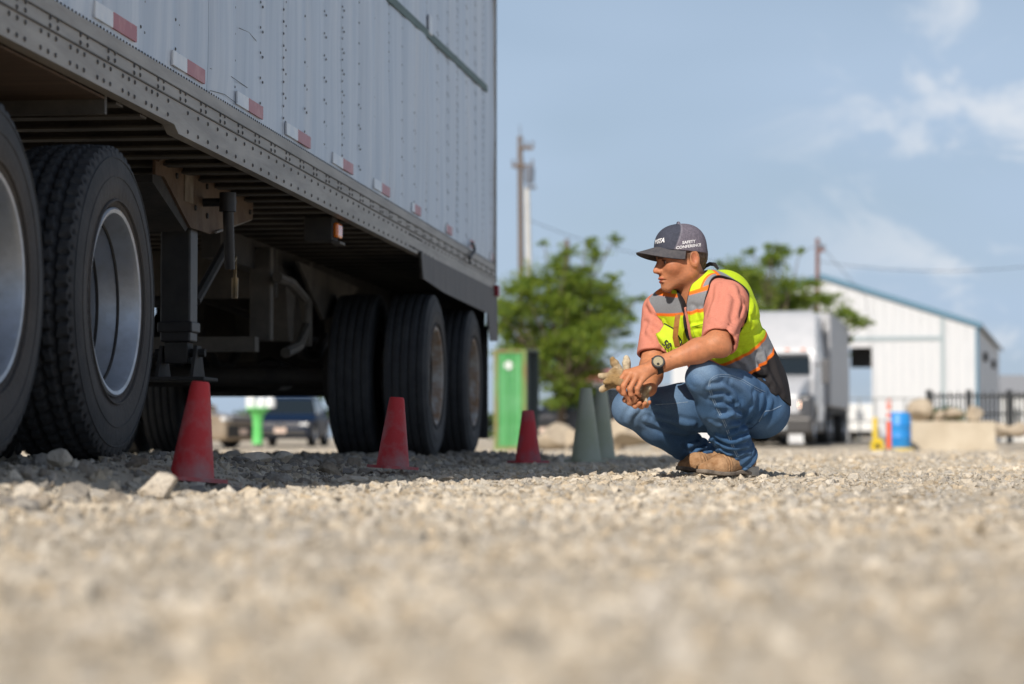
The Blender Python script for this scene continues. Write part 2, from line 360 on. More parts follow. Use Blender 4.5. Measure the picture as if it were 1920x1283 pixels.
def rock(px, py, w, label, d=None, h=None, seed=1, cat='rock', group=None, c=(0.62, 0.56, 0.47), c2=(0.52, 0.45, 0.36), name='rock', zoff=None, cuts=7):
    # px,py: foot of the rock in the photo; w: width in photo pixels
    if d is None:
        d = 8.0
        for _ in range(12):
            p = at(px, py, d); d = 0.5 * d + 0.5 * np.clip((CAMZ - zg(p[0], d)) * F / max(8, py - HOR), 3, 60)
    p = at(px, py, d); r = w / 2 / F * d
    v, f = rockshape(I3, seed, 0.0, cuts)
    v = v * (1 + 0.09 * wob(v, 3.2, seed % 20)[:, None] + 0.05 * wob(v, 8, seed % 13)[:, None] + 0.02 * wob(v, 20, 5)[:, None])
    v = v / np.abs(v[:, 0]).max() * r
    hh = (h / F * d) if h else r * 1.3
    v[:, 2] *= hh * 0.5 / np.abs(v[:, 2]).max()
    zb = zg(p[0], d) if zoff is None else zoff
    o = link(name, npmesh(name, v, f), mat('rock_%d' % (seed % 3) + name, c, c2, scale=14 / max(r / 0.06, 1), rough=0.92, bump=1.0, bscale=60 / max(r / 0.06, 1), spec=0.2), loc=(p[0], d, zb + hh * 0.42))
    o.rotation_euler = (0, 0, seed * 0.3); tag(o, label, cat, group); return o
rock(299, 914, 74, 'large pale lumpy rock in sun at foot of nearest red cone', h=58, seed=27, d=6.2, cuts=5)
rock(50, 930, 52, 'pale wedge shaped rock in sun at far left edge', h=44, seed=12, d=5.6, cuts=4)
rock(661, 909, 50, 'flat tan rock lying on the shadow edge left of second cone', h=20, seed=9)
rock(870, 889, 22, 'small white rounded pebble on sunny strip, rightmost of three', h=14, seed=14)
rock(797, 897, 26, 'small pale pebble on sunny strip nearest the second cone', h=13, seed=3)
rock(832, 905, 40, 'wide low pale stone on sunny strip in front of pebbles', h=15, seed=20)
rock(528, 872, 50, 'broad slanted slab of rubble in shade between the first two cones', h=30, seed=8, d=9.9)
rock(480, 885, 40, 'rounded grey rubble stone in shade right of nearest cone', h=26, seed=17, d=9.0)
rock(110, 905, 52, 'big grey rubble rock in shade under foremost drive wheel', h=42, seed=22)
# ---------------------------------------------------------------- semi-trailer and tractor chassis
M_side = mat('trailer_side', (0.37, 0.44, 0.54), (0.60, 0.655, 0.73), scale=3.4, rough=0.3, stretch=(1, 2.2, 0.16), bump=0.05, bscale=4, rrange=(0.22, 0.5))
M_rail = mat('rail_metal', (0.25, 0.225, 0.195), (0.37, 0.34, 0.30), scale=5, rough=0.5, metal=0.25, stretch=(1, 0.4, 3), bump=0.1, bscale=30)
M_dark = mat('dark_steel', (0.022, 0.021, 0.021), (0.042, 0.038, 0.034), scale=9, rough=0.75, bump=0.2)
M_beam = mat('beam_steel', (0.048, 0.043, 0.037), (0.10, 0.088, 0.072), scale=6, rough=0.65, bump=0.2)
M_rust = mat('rusty_steel', (0.085, 0.048, 0.026), (0.15, 0.10, 0.06), scale=7, rough=0.75, bump=0.3)
M_black = mat('black_paint', (0.018, 0.018, 0.020), (0.036, 0.034, 0.033), scale=10, rough=0.5, bump=0.1)
M_wood = mat('brown_plate', (0.05, 0.03, 0.017), (0.095, 0.055, 0.032), scale=4, rough=0.8, stretch=(0.3, 4, 1), bump=0.3)
M_rub = mat('tyre_rubber', (0.022, 0.025, 0.030), (0.052, 0.054, 0.058), scale=7, rough=0.78, bump=0.25, bscale=60, rng=(0.3, 0.75))
M_alu = mat('polished_rim', (0.40, 0.43, 0.475), (0.33, 0.345, 0.365), scale=16, rough=0.4, metal=0.7, bump=0.08, rrange=(0.25, 0.6), rng=(0.42, 0.75))
M_whr = mat('painted_rim', (0.42, 0.41, 0.39), (0.26, 0.155, 0.085), scale=9, rough=0.65, bump=0.2, rng=(0.4, 0.62))
M_red = mat('tape_red', (0.36, 0.025, 0.018), (0.44, 0.10, 0.075), scale=9, rough=0.35, rng=(0.5, 0.62))
M_wht = mat('tape_white', (0.72, 0.73, 0.74), (0.55, 0.60, 0.66), scale=9, rough=0.3)
M_rivet = mat('rivet', (0.05, 0.05, 0.055), (0.09, 0.088, 0.085), scale=20, rough=0.5, metal=0.3)
M_orange = mat('amber_lens', (0.95, 0.22, 0.01), rough=0.25, coat=0.5)
M_green = mat('green_trim', (0.075, 0.13, 0.125), (0.10, 0.16, 0.15), scale=6, rough=0.6)
_t = M_rub.node_tree; _b = _t.nodes['Principled BSDF']; _s = _b.inputs['Base Color'].links[0].from_socket     # road dust held in the inner half of the sidewall
_c = _t.nodes.new('ShaderNodeTexCoord'); _x = _t.nodes.new('ShaderNodeVectorMath'); _x.operation = 'MULTIPLY'; _x.inputs[1].default_value = (0, 1, 1); _t.links.new(_c.outputs['Object'], _x.inputs[0])
_l = _t.nodes.new('ShaderNodeVectorMath'); _l.operation = 'LENGTH'; _t.links.new(_x.outputs[0], _l.inputs[0])
_r = _t.nodes.new('ShaderNodeMapRange'); _r.inputs[1].default_value = 0.44; _r.inputs[2].default_value = 0.31; _r.inputs[4].default_value = 0.75; _t.links.new(_l.outputs['Value'], _r.inputs[0])
_n = _t.nodes.new('ShaderNodeTexNoise'); _n.inputs['Scale'].default_value = 6; _n.inputs['Detail'].default_value = 6; _t.links.new(_c.outputs['Object'], _n.inputs['Vector'])
_m = _t.nodes.new('ShaderNodeMath'); _m.operation = 'MULTIPLY'; _t.links.new(_r.outputs[0], _m.inputs[0]); _t.links.new(_n.outputs[0], _m.inputs[1])
_k = _t.nodes.new('ShaderNodeMix'); _k.data_type = 'RGBA'; _t.links.new(_m.outputs[0], _k.inputs[0]); _t.links.new(_s, _k.inputs[6]); _k.inputs[7].default_value = (0.13, 0.105, 0.085, 1); _t.links.new(_k.outputs[2], _b.inputs['Base Color'])
trailer = empty('semi_trailer', TR0, TRA)
tag(trailer, 'long grey white box semi-trailer with riveted side, parked over the red cones', 'trailer')
def L2(p): d = np.asarray(p) - TR0; return np.array([d @ TN, d @ TU, d[2]])
def tl(px, py, xl=0.0):            # a photo pixel on the plane at local x = xl, in trailer coordinates
    return L2(hitpl(px, py, TR0 + TN * xl, TN))
RT, RB = 1.425, 1.222              # top and bottom of the side rail
S0, S1 = -2.7, 10.2               # front and rear end
TOP = 4.2; W = 2.58
# side sheets: three rivet bays each, slightly pillowed between the posts
BAY = 0.464; S_SEAM = 2.6 - BAY * 9
def sheet(s0, s1, x, mirror=1):
    ny = max(4, int((s1 - s0) / 0.035)); nz = 26; V = []; 
    for i in range(ny + 1):
        s = s0 + (s1 - s0) * i / ny
        for j in range(nz + 1):
            z = RT + 0.004 + (TOP - RT) * j / nz; b = abs(math.sin(math.pi * (s - S_SEAM) / BAY)) ** 0.6
            k = min(1, (z - RT) / 0.12)
            V.append((x + mirror * (0.0085 * b * k + 0.007 * math.sin(2.3 * s + 1.1 * z) * math.sin(1.7 * z + s) * k + 0.003 * math.sin(7.1 * s - 3 * z) * math.sin(5.3 * z + 2 * s) * k), s, z))
    Qs = [(i * (nz + 1) + j, (i + 1) * (nz + 1) + j, (i + 1) * (nz + 1) + j + 1, i * (nz + 1) + j + 1) for i in range(ny) for j in range(nz)]
    return npmesh('side_panel', V, Qs)
e = [S0] + [S_SEAM + 3 * BAY * k for k in range(-2, 12) if S0 + 0.2 < S_SEAM + 3 * BAY * k < S1 - 0.25] + [S1 - 0.05]
for a, b in zip(e[:-1], e[1:]):
    o = link('side_panel', sheet(a + 0.0015, b - 0.0015, -0.008), M_side, trailer)
MB().box((-W, S0, RT), (-W + 0.04, S1 - 0.05, TOP)).build('side_wall', M_side, trailer)
MB().box((-W, S0 - 0.05, RB), (0.0, S0 - 0.001, TOP), bev=0.02).build('front_wall', M_side, trailer)
MB().box((-W, S0 - 0.03, TOP), (0.005, S1, TOP + 0.06), bev=0.015).build('roof', M_side, trailer)
MB().box((-W + 0.05, S1 - 0.06, RB + 0.05), (-0.06, S1, TOP - 0.002)).build('rear_door', M_side, trailer)
MB().box((-W + 0.042, S0, 1.345), (-0.012, S1 - 0.062, 1.40)).build('floor', M_wood, trailer)
MB().box((-0.055, S1 - 0.045, 0.95), (0.012, S1 + 0.02, TOP + 0.03), bev=0.006).build('corner_post', mat('post_metal', (0.55, 0.56, 0.57), (0.42, 0.38, 0.33), scale=8, rough=0.5), trailer)
MB().box((0.013, S1 - 0.018, 1.3), (0.018, S1 - 0.006, TOP)).build('door_seal', M_black, trailer)
# side rail in two tiers, with a flange
def railz(s): return RB + 0.028 * (s < 0.74)
o = MB(); o.box((-0.03, S0, 1.335), (0.008, S1 - 0.046, RT + 0.006)); o.build('upper_rail', M_rail, trailer)
o = MB(); o.box((-0.03, S0, RB + 0.026), (0.012, 0.72, 1.3335)); o.box((-0.03, 0.72, RB), (0.012, S1 - 0.046, 1.3335))
o.add([(-0.03, 0.66, RB + 0.0262), (0.0119, 0.66, RB + 0.0262), (-0.03, 0.7199, RB + 0.0262), (0.0119, 0.7199, RB + 0.0262), (-0.03, 0.7199, RB + 0.001), (0.0119, 0.7199, RB + 0.001)], [(0, 1, 3, 2), (0, 4, 5, 1), (2, 3, 5, 4), (0, 2, 4), (1, 5, 3)])
o.build('lower_rail', M_rail, trailer)
MB().box((-0.002, S0, 1.3325), (0.0165, S1 - 0.046, 1.3375)).build('rail_lip', M_beam, trailer)
MB().box((0.0075, S0, RT - 0.045), (0.0125, S1 - 0.046, RT - 0.041)).build('rail_groove', M_beam, trailer)
MB().box((-W, S0, RB), (-W + 0.04, S1 - 0.046, RT)).build('far_rail', M_rail, trailer)
# rivets
def rivets(pts, r, name):
    pts = np.array(pts); k = 7; a = np.arange(k) * 2 * math.pi / k
    ring = np.stack([np.zeros(k), np.cos(a), np.sin(a)], 1); v = np.concatenate([ring * r, ring * r * 0.6 + [r * 0.45, 0, 0], [[r * 0.55, 0, 0]]])
    f = []
    for i in range(k): j = (i + 1) % k; f += [(i, j, k + j), (i, k + j, k + i), (k + i, k + j, 2 * k)]
    f = np.array(f); V = (pts[:, None, :] + v[None]).reshape(-1, 3); Fc = (f[None] + (np.arange(len(pts)) * len(v))[:, None, None]).reshape(-1, 3)
    o = link(name, npmesh(name, V, Fc), M_rivet, trailer); tag(o, kind='stuff'); return o
pts = []
for k in range(-9, 17):
    s = 2.6 + BAY * k; seam = (k % 3 == 0); gap = 0.052 if seam else 0.104
    for j in range(int((TOP - RT) / gap)):
        z = RT + 0.10 + gap * j
        for ds, dz in ((0, 0), (0.045, -0.012)):
            if S0 < s + ds < S1 - 0.1 and (not seam or ds == 0 or j % 2 == 0): pts.append((-0.007, s + ds, z + dz))
rivets(pts, 0.0068, 'panel_rivets')
pts = [(-0.006, s, RT + 0.016) for s in np.arange(S0 + 0.03, S1 - 0.06, 0.038)]
rivets(pts, 0.0062, 'edge_rivets')
pts = []
for s in np.arange(S0 + 0.1, S1 - 0.1, 0.305):
    for ds in (0, 0.075):
        for z in (1.352, 1.376): pts.append((0.0085, s + ds, z - 0.002 + 0.004 * (ds > 0)))
for s in np.arange(S0 + 0.1, 0.6, 0.072):
    if int((s + 5) / 0.072) % 4: pts += [(0.0125, s, 1.270), (0.0125, s + 0.004, 1.318)]
for s in np.arange(0.85, 7.0, 0.152): pts += [(0.0125, s, 1.245), (0.0125, s, 1.312)]
for s in np.arange(6.0, 6.5, 0.06): pts += [(0.0125, s, 1.312), (0.0125, s + 0.02, 1.245)]
for s in np.arange(7.0, S1 - 0.1, 0.16): pts += [(0.0125, s, 1.312)]
rivets(pts, 0.0085, 'rail_rivets')
# reflective tape, white then red
B = [208, 348, 464, 557, 642, 715, 777, 837, 881, 922]
for i, bx in enumerate(B):
    s = tl(bx, 400)[1]; lw = [0.2, 0.2, 0.2, 0.24, 0.26, 0.24, 0.1, 0.02, 0.02, 0.1][i]; lr = [0.285, 0.27, 0.27, 0.29, 0.28, 0.27, 0.24, 0.26, 0.22, 0.06][i]
    z0 = RT + 0.034
    m = MB(); m.box((-0.004, s - lw, z0), (0.0035, s, z0 + 0.052), 0); m.box((-0.004, s, z0), (0.0036, s + lr, z0 + 0.052), 1); m.build('reflective_tape', [M_wht, M_red], trailer)
# green trim strip and its patch
a = tl(700, -30); b = tl(912, 167)
m = MB(); m.poly([(0.0, a[1], a[2] - 0.024), (0.0, b[1], b[2] - 0.024), (0.0, b[1], b[2] + 0.024), (0.0, a[1], a[2] + 0.024)], (0.009, 0, 0)); m.build('trim_strip', M_green, trailer)
c = tl(804, 48); MB().box((0.002, c[1] - 0.06, c[2] - 0.055), (0.014, c[1] + 0.07, c[2] + 0.06), bev=0.005).build('patch', M_wht, trailer)
# scratches along the sheet
for (p, q) in (((1540, 55), (1605, 140)), ((1740, 205), (1866, 300)), ((1530, 500), (1800, 640)), ((1530, 660), (1715, 750))):
    A = tl(p[0] / 3.8875, p[1] / 3.8875); Bq = tl(q[0] / 3.8875, q[1] / 3.8875); Mi = (A + Bq) / 2 + np.array([0, 0.02, 0.012])
    MB().tube([(0.0015, A[1], A[2]), (0.0015, Mi[1], Mi[2]), (0.0015, Bq[1], Bq[2])], 0.0011, 5).build('scratch', M_beam, trailer)
# floor crossmembers (I-beams) under the body
bm_ = MB(); x0, x1 = -W + 0.045, -0.032
bm_.box((x0, -0.04, 1.238), (x1, 0.04, 1.246)); bm_.box((x0, -0.004, 1.246), (x1, 0.004, 1.336)); bm_.box((x0, -0.03, 1.336), (x1, 0.03, 1.3445))
me = bm_.mesh('crossmember')
for s in np.arange(0.12, S1 - 0.1, 0.29): link('crossmember', me, M_beam, trailer, (0, s, 0.0))
# coupler plate at the nose, with access holes
m = MB(); m.box((x0, S0 + 0.002, 1.236), (x1, -0.06, 1.244)); m.build('coupler_plate', M_wood, trailer)
for s in (-0.95, -0.62, -0.3):
    for x in (-0.42, -0.95): MB().lathe([(0.0, 0), (0.06, 0), (0.06, 0.006), (0.0, 0.006)], 20, 'Z', (x, s, 1.2285)).build('access_hole', M_black, trailer)
MB().box((x0, -0.056, 1.19), (x1, -0.03, 1.3)).build('nose_beam', M_beam, trailer)
# landing gear
XL = -0.42; lg = tl(336, 480, XL); s = lg[1]
leg = MB(); leg.box((XL - 0.065, s - 0.065, 0.56), (XL + 0.065, s + 0.065, 1.33), bev=0.008); leg = leg.build('landing_leg', M_black, trailer)
MB().box((XL - 0.075, s - 0.075, 0.60), (XL + 0.075, s + 0.075, 0.645), bev=0.006).build('collar', M_black, leg)
MB().box((XL - 0.05, s - 0.05, 0.47), (XL + 0.05, s + 0.05, 0.56), bev=0.004).build('inner_tube', M_dark, leg)
MB().box((XL - 0.14, s - 0.13, 0.395), (XL + 0.14, s + 0.13, 0.412), bev=0.005).build('foot_plate', M_dark, leg)
for sx in (-0.055, 0.055):
    m = MB(); m.poly([(XL + sx * 1.35, s - 0.11, 0.41), (XL + sx * 1.35, s + 0.11, 0.41), (XL + sx * 1.35, s + 0.035, 0.545), (XL + sx * 1.35, s - 0.035, 0.545)], (0.014, 0, 0)); m.build('foot_bracket', M_dark, leg)
MB().tube([(XL - 0.1, s, 0.515), (XL + 0.115, s, 0.515)], 0.018, 10).build('axle_pin', M_dark, leg)
leg2 = leg.copy(); COL.objects.link(leg2); leg2.parent = trailer; leg2.location = (-W + 0.84, 0, 0)
XB = XL + 0.08
pp = [(286, 296), (307, 294), (470, 377), (469, 411), (390, 439), (352, 427), (302, 331), (286, 327)]
m = MB(); m.poly([tl(x, y, XB) for x, y in pp], (0.012, 0, 0)); br = m.build('gusset_plate', M_rust, trailer)
A = [tl(x, y, XB) for x, y in ((286, 296), (307, 292), (474, 374))]
MB().tube([q + np.array([0.02, 0, 0]) for q in A], 0.016, 6).build('flange', M_rust, br)
A = [tl(x, y, XB) for x, y in ((286, 327), (302, 331), (352, 427))]
m = MB(); m.poly([A[0], A[1], A[2], A[2] - np.array([0, .04, 0.02]), A[0] - np.array([0, 0.0, .03])], (-0.16, 0, 0)); m.build('web_plate', M_dark, br)
p = tl(345, 352, XB); MB().box((XB + 0.012, p[1] - 0.05, p[2] - 0.06), (XB + 0.018, p[1] + 0.09, p[2] + 0.06)).build('pale_bracket', mat('pale_metal', (0.24, 0.20, 0.15), (0.14, 0.10, 0.06), scale=12, rough=0.7), br)
for x, y in ((382, 350), (382, 405), (463, 398), (360, 390), (325, 330)):
    p = tl(x, y, XB); MB().lathe([(0.0, 0.02), (0.012, 0.02), (0.014, 0.012)], 6, 'X', p).build('bolt', M_dark, br)
c0 = tl(376, 380, XB); c1_ = tl(427, 375, XB + 0.14); c2_ = tl(431, 505, XB + 0.14)
cr = MB(); cr.tube([c0, (c1_[0], c0[1] + 0.0, c1_[2])], 0.018, 10); cr.tube([(c1_[0], c0[1], c1_[2]), c1_], 0.018, 8); cr.tube([c1_ + np.array([0, 0, 0.03]), c1_ - np.array([0, 0, 0.05])], 0.036, 12)
cr.tube([c1_, c2_], [0.024, 0.022], 10); crank = cr.build('crank_handle', M_black, trailer, True)
e0 = tl(441, 483, XB + 0.14); e1 = tl(440, 560, XB + 0.14); MB().tube([c2_, e0, (e0 + e1) / 2, (e0 + e1) / 2, e1], [0.006, 0.009, 0.009, 0.015, 0.014], 8).build('grip', mat('worn_brass', (0.30, 0.20, 0.09), (0.12, 0.09, 0.05), scale=14, rough=0.5, metal=0.5), crank)
MB().tube([tl(424, 462, XL), tl(366, 566, XL)], 0.024, 8).build('brace', M_dark, trailer)
MB().tube([tl(470, 412, XL), tl(405, 436, XB + 0.03)], 0.006, 6).build('stay_rod', M_rail, trailer)
MB().tube([(XL, s, 1.05), (-W - XL, s, 1.05)], 0.03, 10).build('cross_shaft', M_dark, trailer)
MB().tube([(XL, s + 0.02, 0.72), (-W - XL, s + 0.02, 0.95)], 0.026, 8).build('cross_brace', M_dark, trailer)
# side marker lamp
p = tl(606, 432, -0.12); m = MB(); m.box((-0.2, p[1] - 0.085, p[2] - 0.055), (-0.06, p[1] + 0.075, p[2] + 0.06), bev=0.006); lamp = m.build('marker_lamp', M_dark, trailer)
MB().box((-0.062, p[1] - 0.055, p[2] - 0.04), (-0.035, p[1] + 0.07, p[2] + 0.035), bev=0.012).build('lens', M_orange, lamp)
MB().box((-0.075, p[1] - 0.03, p[2] - 0.07), (-0.03, p[1] + 0.11, p[2] - 0.055), bev=0.004).build('bracket', M_beam, lamp)
MB().box((-0.14, p[1] - 0.02, p[2] + 0.06), (-0.1, p[1] + 0.02, 1.24)).build('hanger', M_dark, lamp)
# rear skirt and flap
pp = [(787, 473), (922, 540), (931, 546), (932, 640), (918, 640), (913, 588), (831, 549), (791, 522)]
m = MB(); m.poly([tl(x, y, 0.014) for x, y in pp], (0.006, 0, 0)); m.build('rear_skirt', mat('skirt', (0.055, 0.05, 0.05), (0.10, 0.09, 0.085), scale=5, rough=0.6, stretch=(1, 3, 0.5)), trailer)
A = [tl(x, y, 0.022) for x, y in ((787, 473), (791, 522))]; MB().tube(A, 0.012, 6).build('skirt_edge', M_black, trailer)
MB().box((-0.68, S1 - 0.06, 0.15), (-0.04, S1 - 0.045, 0.98), bev=0.003).build('mud_flap', M_black, trailer)
MB().box((-W + 0.36, S1 - 0.16, 0.46), (-0.70, S1 - 0.07, 1.22), bev=0.01).build('rear_dark_panel', M_dark, trailer)  # dark panel added to shut out the bright gap under the rear
MB().box((-W + 0.05, S1 - 0.13, 0.94), (-0.06, S1 - 0.065, 1.34), bev=0.005).build('rear_gap_filler', M_dark, trailer)  # added to close the strip of bright sky above the wheels
MB().box((-W - 0.01, 4.5, 0.72), (-W + 0.01, S1 - 0.1, 1.23)).build('far_gap_filler', M_dark, trailer)  # dark sheet added to hide the bright background on the far side
MB().box((-W + 0.05, S1 - 0.03, 0.5), (-0.3, S1 + 0.04, 0.6), bev=0.01).build('underride_bar', M_beam, trailer)
p = tl(929, 546, 0.02); MB().box((0.014, p[1] - 0.06, p[2] - 0.04), (0.05, p[1] + 0.04, p[2] + 0.04), bev=0.008).build('tail_marker', mat('dark_red_lens', (0.25, 0.01, 0.02), rough=0.3), trailer)
H = [(885, 456), (889, 462), (890, 470), (885, 478), (880, 484), (881, 494)]
MB().tube([tl(x, y, 0.03) for x, y in H], 0.011, 8).build('hose_hook', M_black, trailer)

# ------------------------------------------------------------ wheels
def tyre_mesh(kind, R=0.505, wd=0.275, rr=0.288):
    prof = [(-0.38, rr), (-0.47, rr + 0.03), (-0.50, rr + 0.085), (-0.497, rr + 0.13), (-0.478, R - 0.05), (-0.452, R - 0.022), (-0.43, R - 0.008)]
    N = 420; tread = np.linspace(-0.425, 0.425, 45)
    xs = [p[0] for p in prof] + list(tread) + [-p[0] for p in prof[::-1]]
    rs = [p[1] for p in prof] + [R] * len(tread) + [p[1] for p in prof[::-1]]
    xs = np.array(xs) * wd; rs = np.array(rs); np_ = len(prof); th = np.arange(N) * 2 * math.pi / N
    X, T = np.meshgrid(xs, th); Rr = np.tile(rs, (N, 1)); u = X / wd
    tr = (np.abs(u) <= 0.43) & (Rr > R - 0.02); cr = 0.006 * (u / 0.43) ** 2
    arc = T * R
    if kind == 'drive':
        g = np.zeros_like(u); P_ = 2 * math.pi * R / 60
        zig = 0.018 * np.abs(((arc / P_) % 1) - 0.5)
        for c in (-0.26, -0.09, 0.09, 0.26): g = np.maximum(g, 1 - sstep(0.018, 0.032, np.abs(u - c + (zig - 0.0045) * 2.2 * np.sign(c))))
        row = np.floor((u + 0.43) / 0.172); ph = (arc / P_ + 0.37 * row + 0.8 * u) % 1
        g = np.maximum(g, 1 - sstep(0.075, 0.13, np.minimum(ph, 1 - ph)))
        Rr = Rr - tr * (cr + 0.017 * g)
        lug = (np.abs(np.abs(u) - 0.44) < 0.035) & ~tr; Rr = Rr - lug * 0.006 * (1 - sstep(0.08, 0.16, np.minimum((arc / P_) % 1, 1 - (arc / P_) % 1)))
    else:
        g = np.zeros_like(u); P_ = 2 * math.pi * R / 72; zig = 0.016 * (np.abs(((arc / P_) % 1) * 2 - 1) - 0.5)
        for c in (-0.27, -0.09, 0.09, 0.27): g = np.maximum(g, 1 - sstep(0.014, 0.030, np.abs(u - c + zig)))
        Rr = Rr - tr * (cr + 0.010 * g)
    sw = (np.abs(u) > 0.47) & (Rr < R - 0.05)
    V = np.stack([X, Rr * np.cos(T), Rr * np.sin(T)], -1).reshape(-1, 3); m = len(xs)
    i = np.arange(N)[:, None]; j = np.arange(m - 1)[None]
    Q = np.stack([i * m + j, i * m + j + 1, ((i + 1) % N) * m + j + 1, ((i + 1) % N) * m + j], -1).reshape(-1, 4)
    return npmesh('tyre', V, Q)
def rings_mesh():                  # raised rings moulded on the sidewall
    m = MB()
    for r in (0.325, 0.40, 0.462):
        x = 0.135 + (0.0025 if r < 0.42 else -0.004)
        m.lathe([(r - 0.004, x - 0.004), (r - 0.002, x + 0.0018), (r + 0.002, x + 0.0018), (r + 0.004, x - 0.004)], 96, 'X')
    return m.mesh('sidewall_ring', True)
def rim_mesh(deep):
    m = MB(); d = deep
    m.lathe([(0.286, 0.112), (0.300, 0.118), (0.303, 0.126), (0.297, 0.131), (0.285, 0.128), (0.276, 0.112), (0.272, 0.075), (0.264, 0.06), (0.262, 0.02), (0.252, 0.0), (0.250, -0.06), (0.258, -0.075), (0.256, -0.12), (0.240, d + 0.02), (0.20, d), (0.15, d + 0.012), (0.145, d + 0.02), (0.10, d + 0.03), (0.098, d + 0.07), (0.07, d + 0.08), (0.0, d + 0.082)], 96, 'X')
    m.lathe([(0.284, 0.10), (0.284, -0.112), (0.297, -0.128)], 96, 'X')
    return m.mesh('rim', True)
T_DR, T_RIB, RIMM, RINGS = tyre_mesh('drive'), tyre_mesh('rib'), rim_mesh(-0.185), rings_mesh()
RIMR = MB().lathe([(0.2685, 0.066), (0.2605, 0.062), (0.2605, 0.057), (0.2655, 0.055)], 96, 'X').lathe([(0.2535, 0.0), (0.2485, -0.002), (0.2485, -0.010), (0.2525, -0.012)], 96, 'X').mesh('rim_ring', True)
RIM_IN = MB().lathe([(0.0, 0.0), (0.2, 0.01), (0.26, 0.06), (0.285, 0.125), (0.300, 0.128), (0.286, 0.11)], 40, 'X').mesh('rim', True)
def wheel(parent, x, s, z, tm, rimmat, spin=0.0, label=None, inner=False, flip=1):
    e_ = empty('wheel', (x, s, z), 0, parent); e_.rotation_euler = (spin, 0, 0 if flip > 0 else math.pi)
    link('tyre', tm, M_rub, e_)
    if not inner: link('rim', RIMM if not inner else RIM_IN, None, e_)
    else: link('rim', RIM_IN, None, e_)
    r = e_.children[-1] if False else [o for o in COL.objects if o.parent == e_ and o.name.startswith('rim')][0]
    r.data = r.data.copy() if len(r.data.materials) and r.data.materials[0] != rimmat else r.data
    if len(r.data.materials) == 0: r.data.materials.append(rimmat)
    elif r.data.materials[0] != rimmat: r.data.materials[0] = rimmat
    link('sidewall_ring', RINGS, M_rub, e_)
    if not inner: link('rim_ring', RIMR, M_dark, e_)
    if label: e_['label'] = label
    return e_
for s, lab in ((7.22, 'rust stained wheel'), (9.05, None)):
    zc = 0.505 + 0.033
    wheel(trailer, -0.135, s, zc, T_RIB, M_whr, 0.3 * s, lab); wheel(trailer, -0.135 - 0.335, s, zc, T_RIB, M_whr, 1.1 * s, None, True, -1)
    wheel(trailer, -W + 0.135, s, zc, T_RIB, M_whr, 0.7 * s, None, False, -1); wheel(trailer, -W + 0.47, s, zc, T_RIB, M_whr, 0.9 * s, None, True, 1)
    MB().tube([(-0.5, s, zc), (-W + 0.5, s, zc)], 0.062, 14).build('axle', M_dark, trailer, True)
    for x in (-0.62, -W + 0.62): MB().lathe([(0.0, -0.06), (0.19, -0.06), (0.2, 0.05), (0.0, 0.05)], 28, 'X', (x, s, zc)).build('brake_drum', M_dark, trailer, True)
    for x in (-0.80, -W + 0.80):
        m = MB(); m.tube([(x, s - 0.55, 0.80), (x, s - 0.2, zc + 0.13), (x, s + 0.2, zc + 0.13), (x, s + 0.55, 0.80)], 0.035, 8); m.build('leaf_spring', M_dark, trailer)
for x in (-0.80, -W + 0.80):
    MB().box((x - 0.05, 4.6, 1.08), (x + 0.05, S1 - 0.1, 1.236)).build('slider_rail', M_dark, trailer)
    for s in (6.35, 8.13, 9.85):
        m = MB(); m.poly([(x - 0.06, s - 0.16, 1.08), (x - 0.06, s + 0.16, 1.08), (x - 0.06, s + 0.06, 0.72), (x - 0.06, s - 0.06, 0.72)], (0.12, 0, 0)); m.build('spring_hanger', M_beam, trailer)
# the plate, tank and brake pieces in front of the tandem
p = tl(503, 702, -1.25); m = MB(); m.lathe([(0.0, -0.01), (0.012, -0.01), (0.012, 0.0), (0.09, 0.004), (0.10, 0.03), (0.115, 0.04), (0.115, 0.06), (0.10, 0.07), (0.095, 0.5), (0, 0.5)], 28, 'Y', p); m.build('air_tank', M_black, trailer, True)
for px_, py0, py1 in ((490, 500, 640), (565, 520, 650)):
    a = tl(px_, py0, -0.72); b = tl(px_, py1, -0.72); m = MB(); m.box((a[0] - 0.06, a[1] - 0.03, b[2]), (a[0] + 0.06, a[1] + 0.05, 1.2), bev=0.01); m.build('suspension_hanger', M_beam, trailer)
m = MB(); m.tube([tl(x, y, -0.6) for x, y in ((520, 520), (545, 530), (570, 560), (575, 610), (560, 650), (535, 662))], 0.03, 8); m.build('air_hose', M_beam, trailer, True)
a = tl(470, 500, -0.9); MB().box((-1.7, a[1] - 0.02, a[2] - 0.18), (-0.75, a[1] + 0.05, 1.235), bev=0.01).build('tank_plate', M_beam, trailer)
m = MB(); A = [tl(x, y, -0.66) for x, y in ((553, 490), (668, 540), (625, 590), (600, 600))]; m.poly(A, (0.02, 0, 0)); m.build('slider_gusset', M_beam, trailer)
MB().tube([tl(375, 560, -1.6), tl(600, 640, -1.0)], 0.02, 8).build('brake_line', M_dark, trailer)
MB().box((-1.9, 5.2, 0.62), (-0.7, 5.3, 0.70)).build('slider_crossbar', M_beam, trailer)

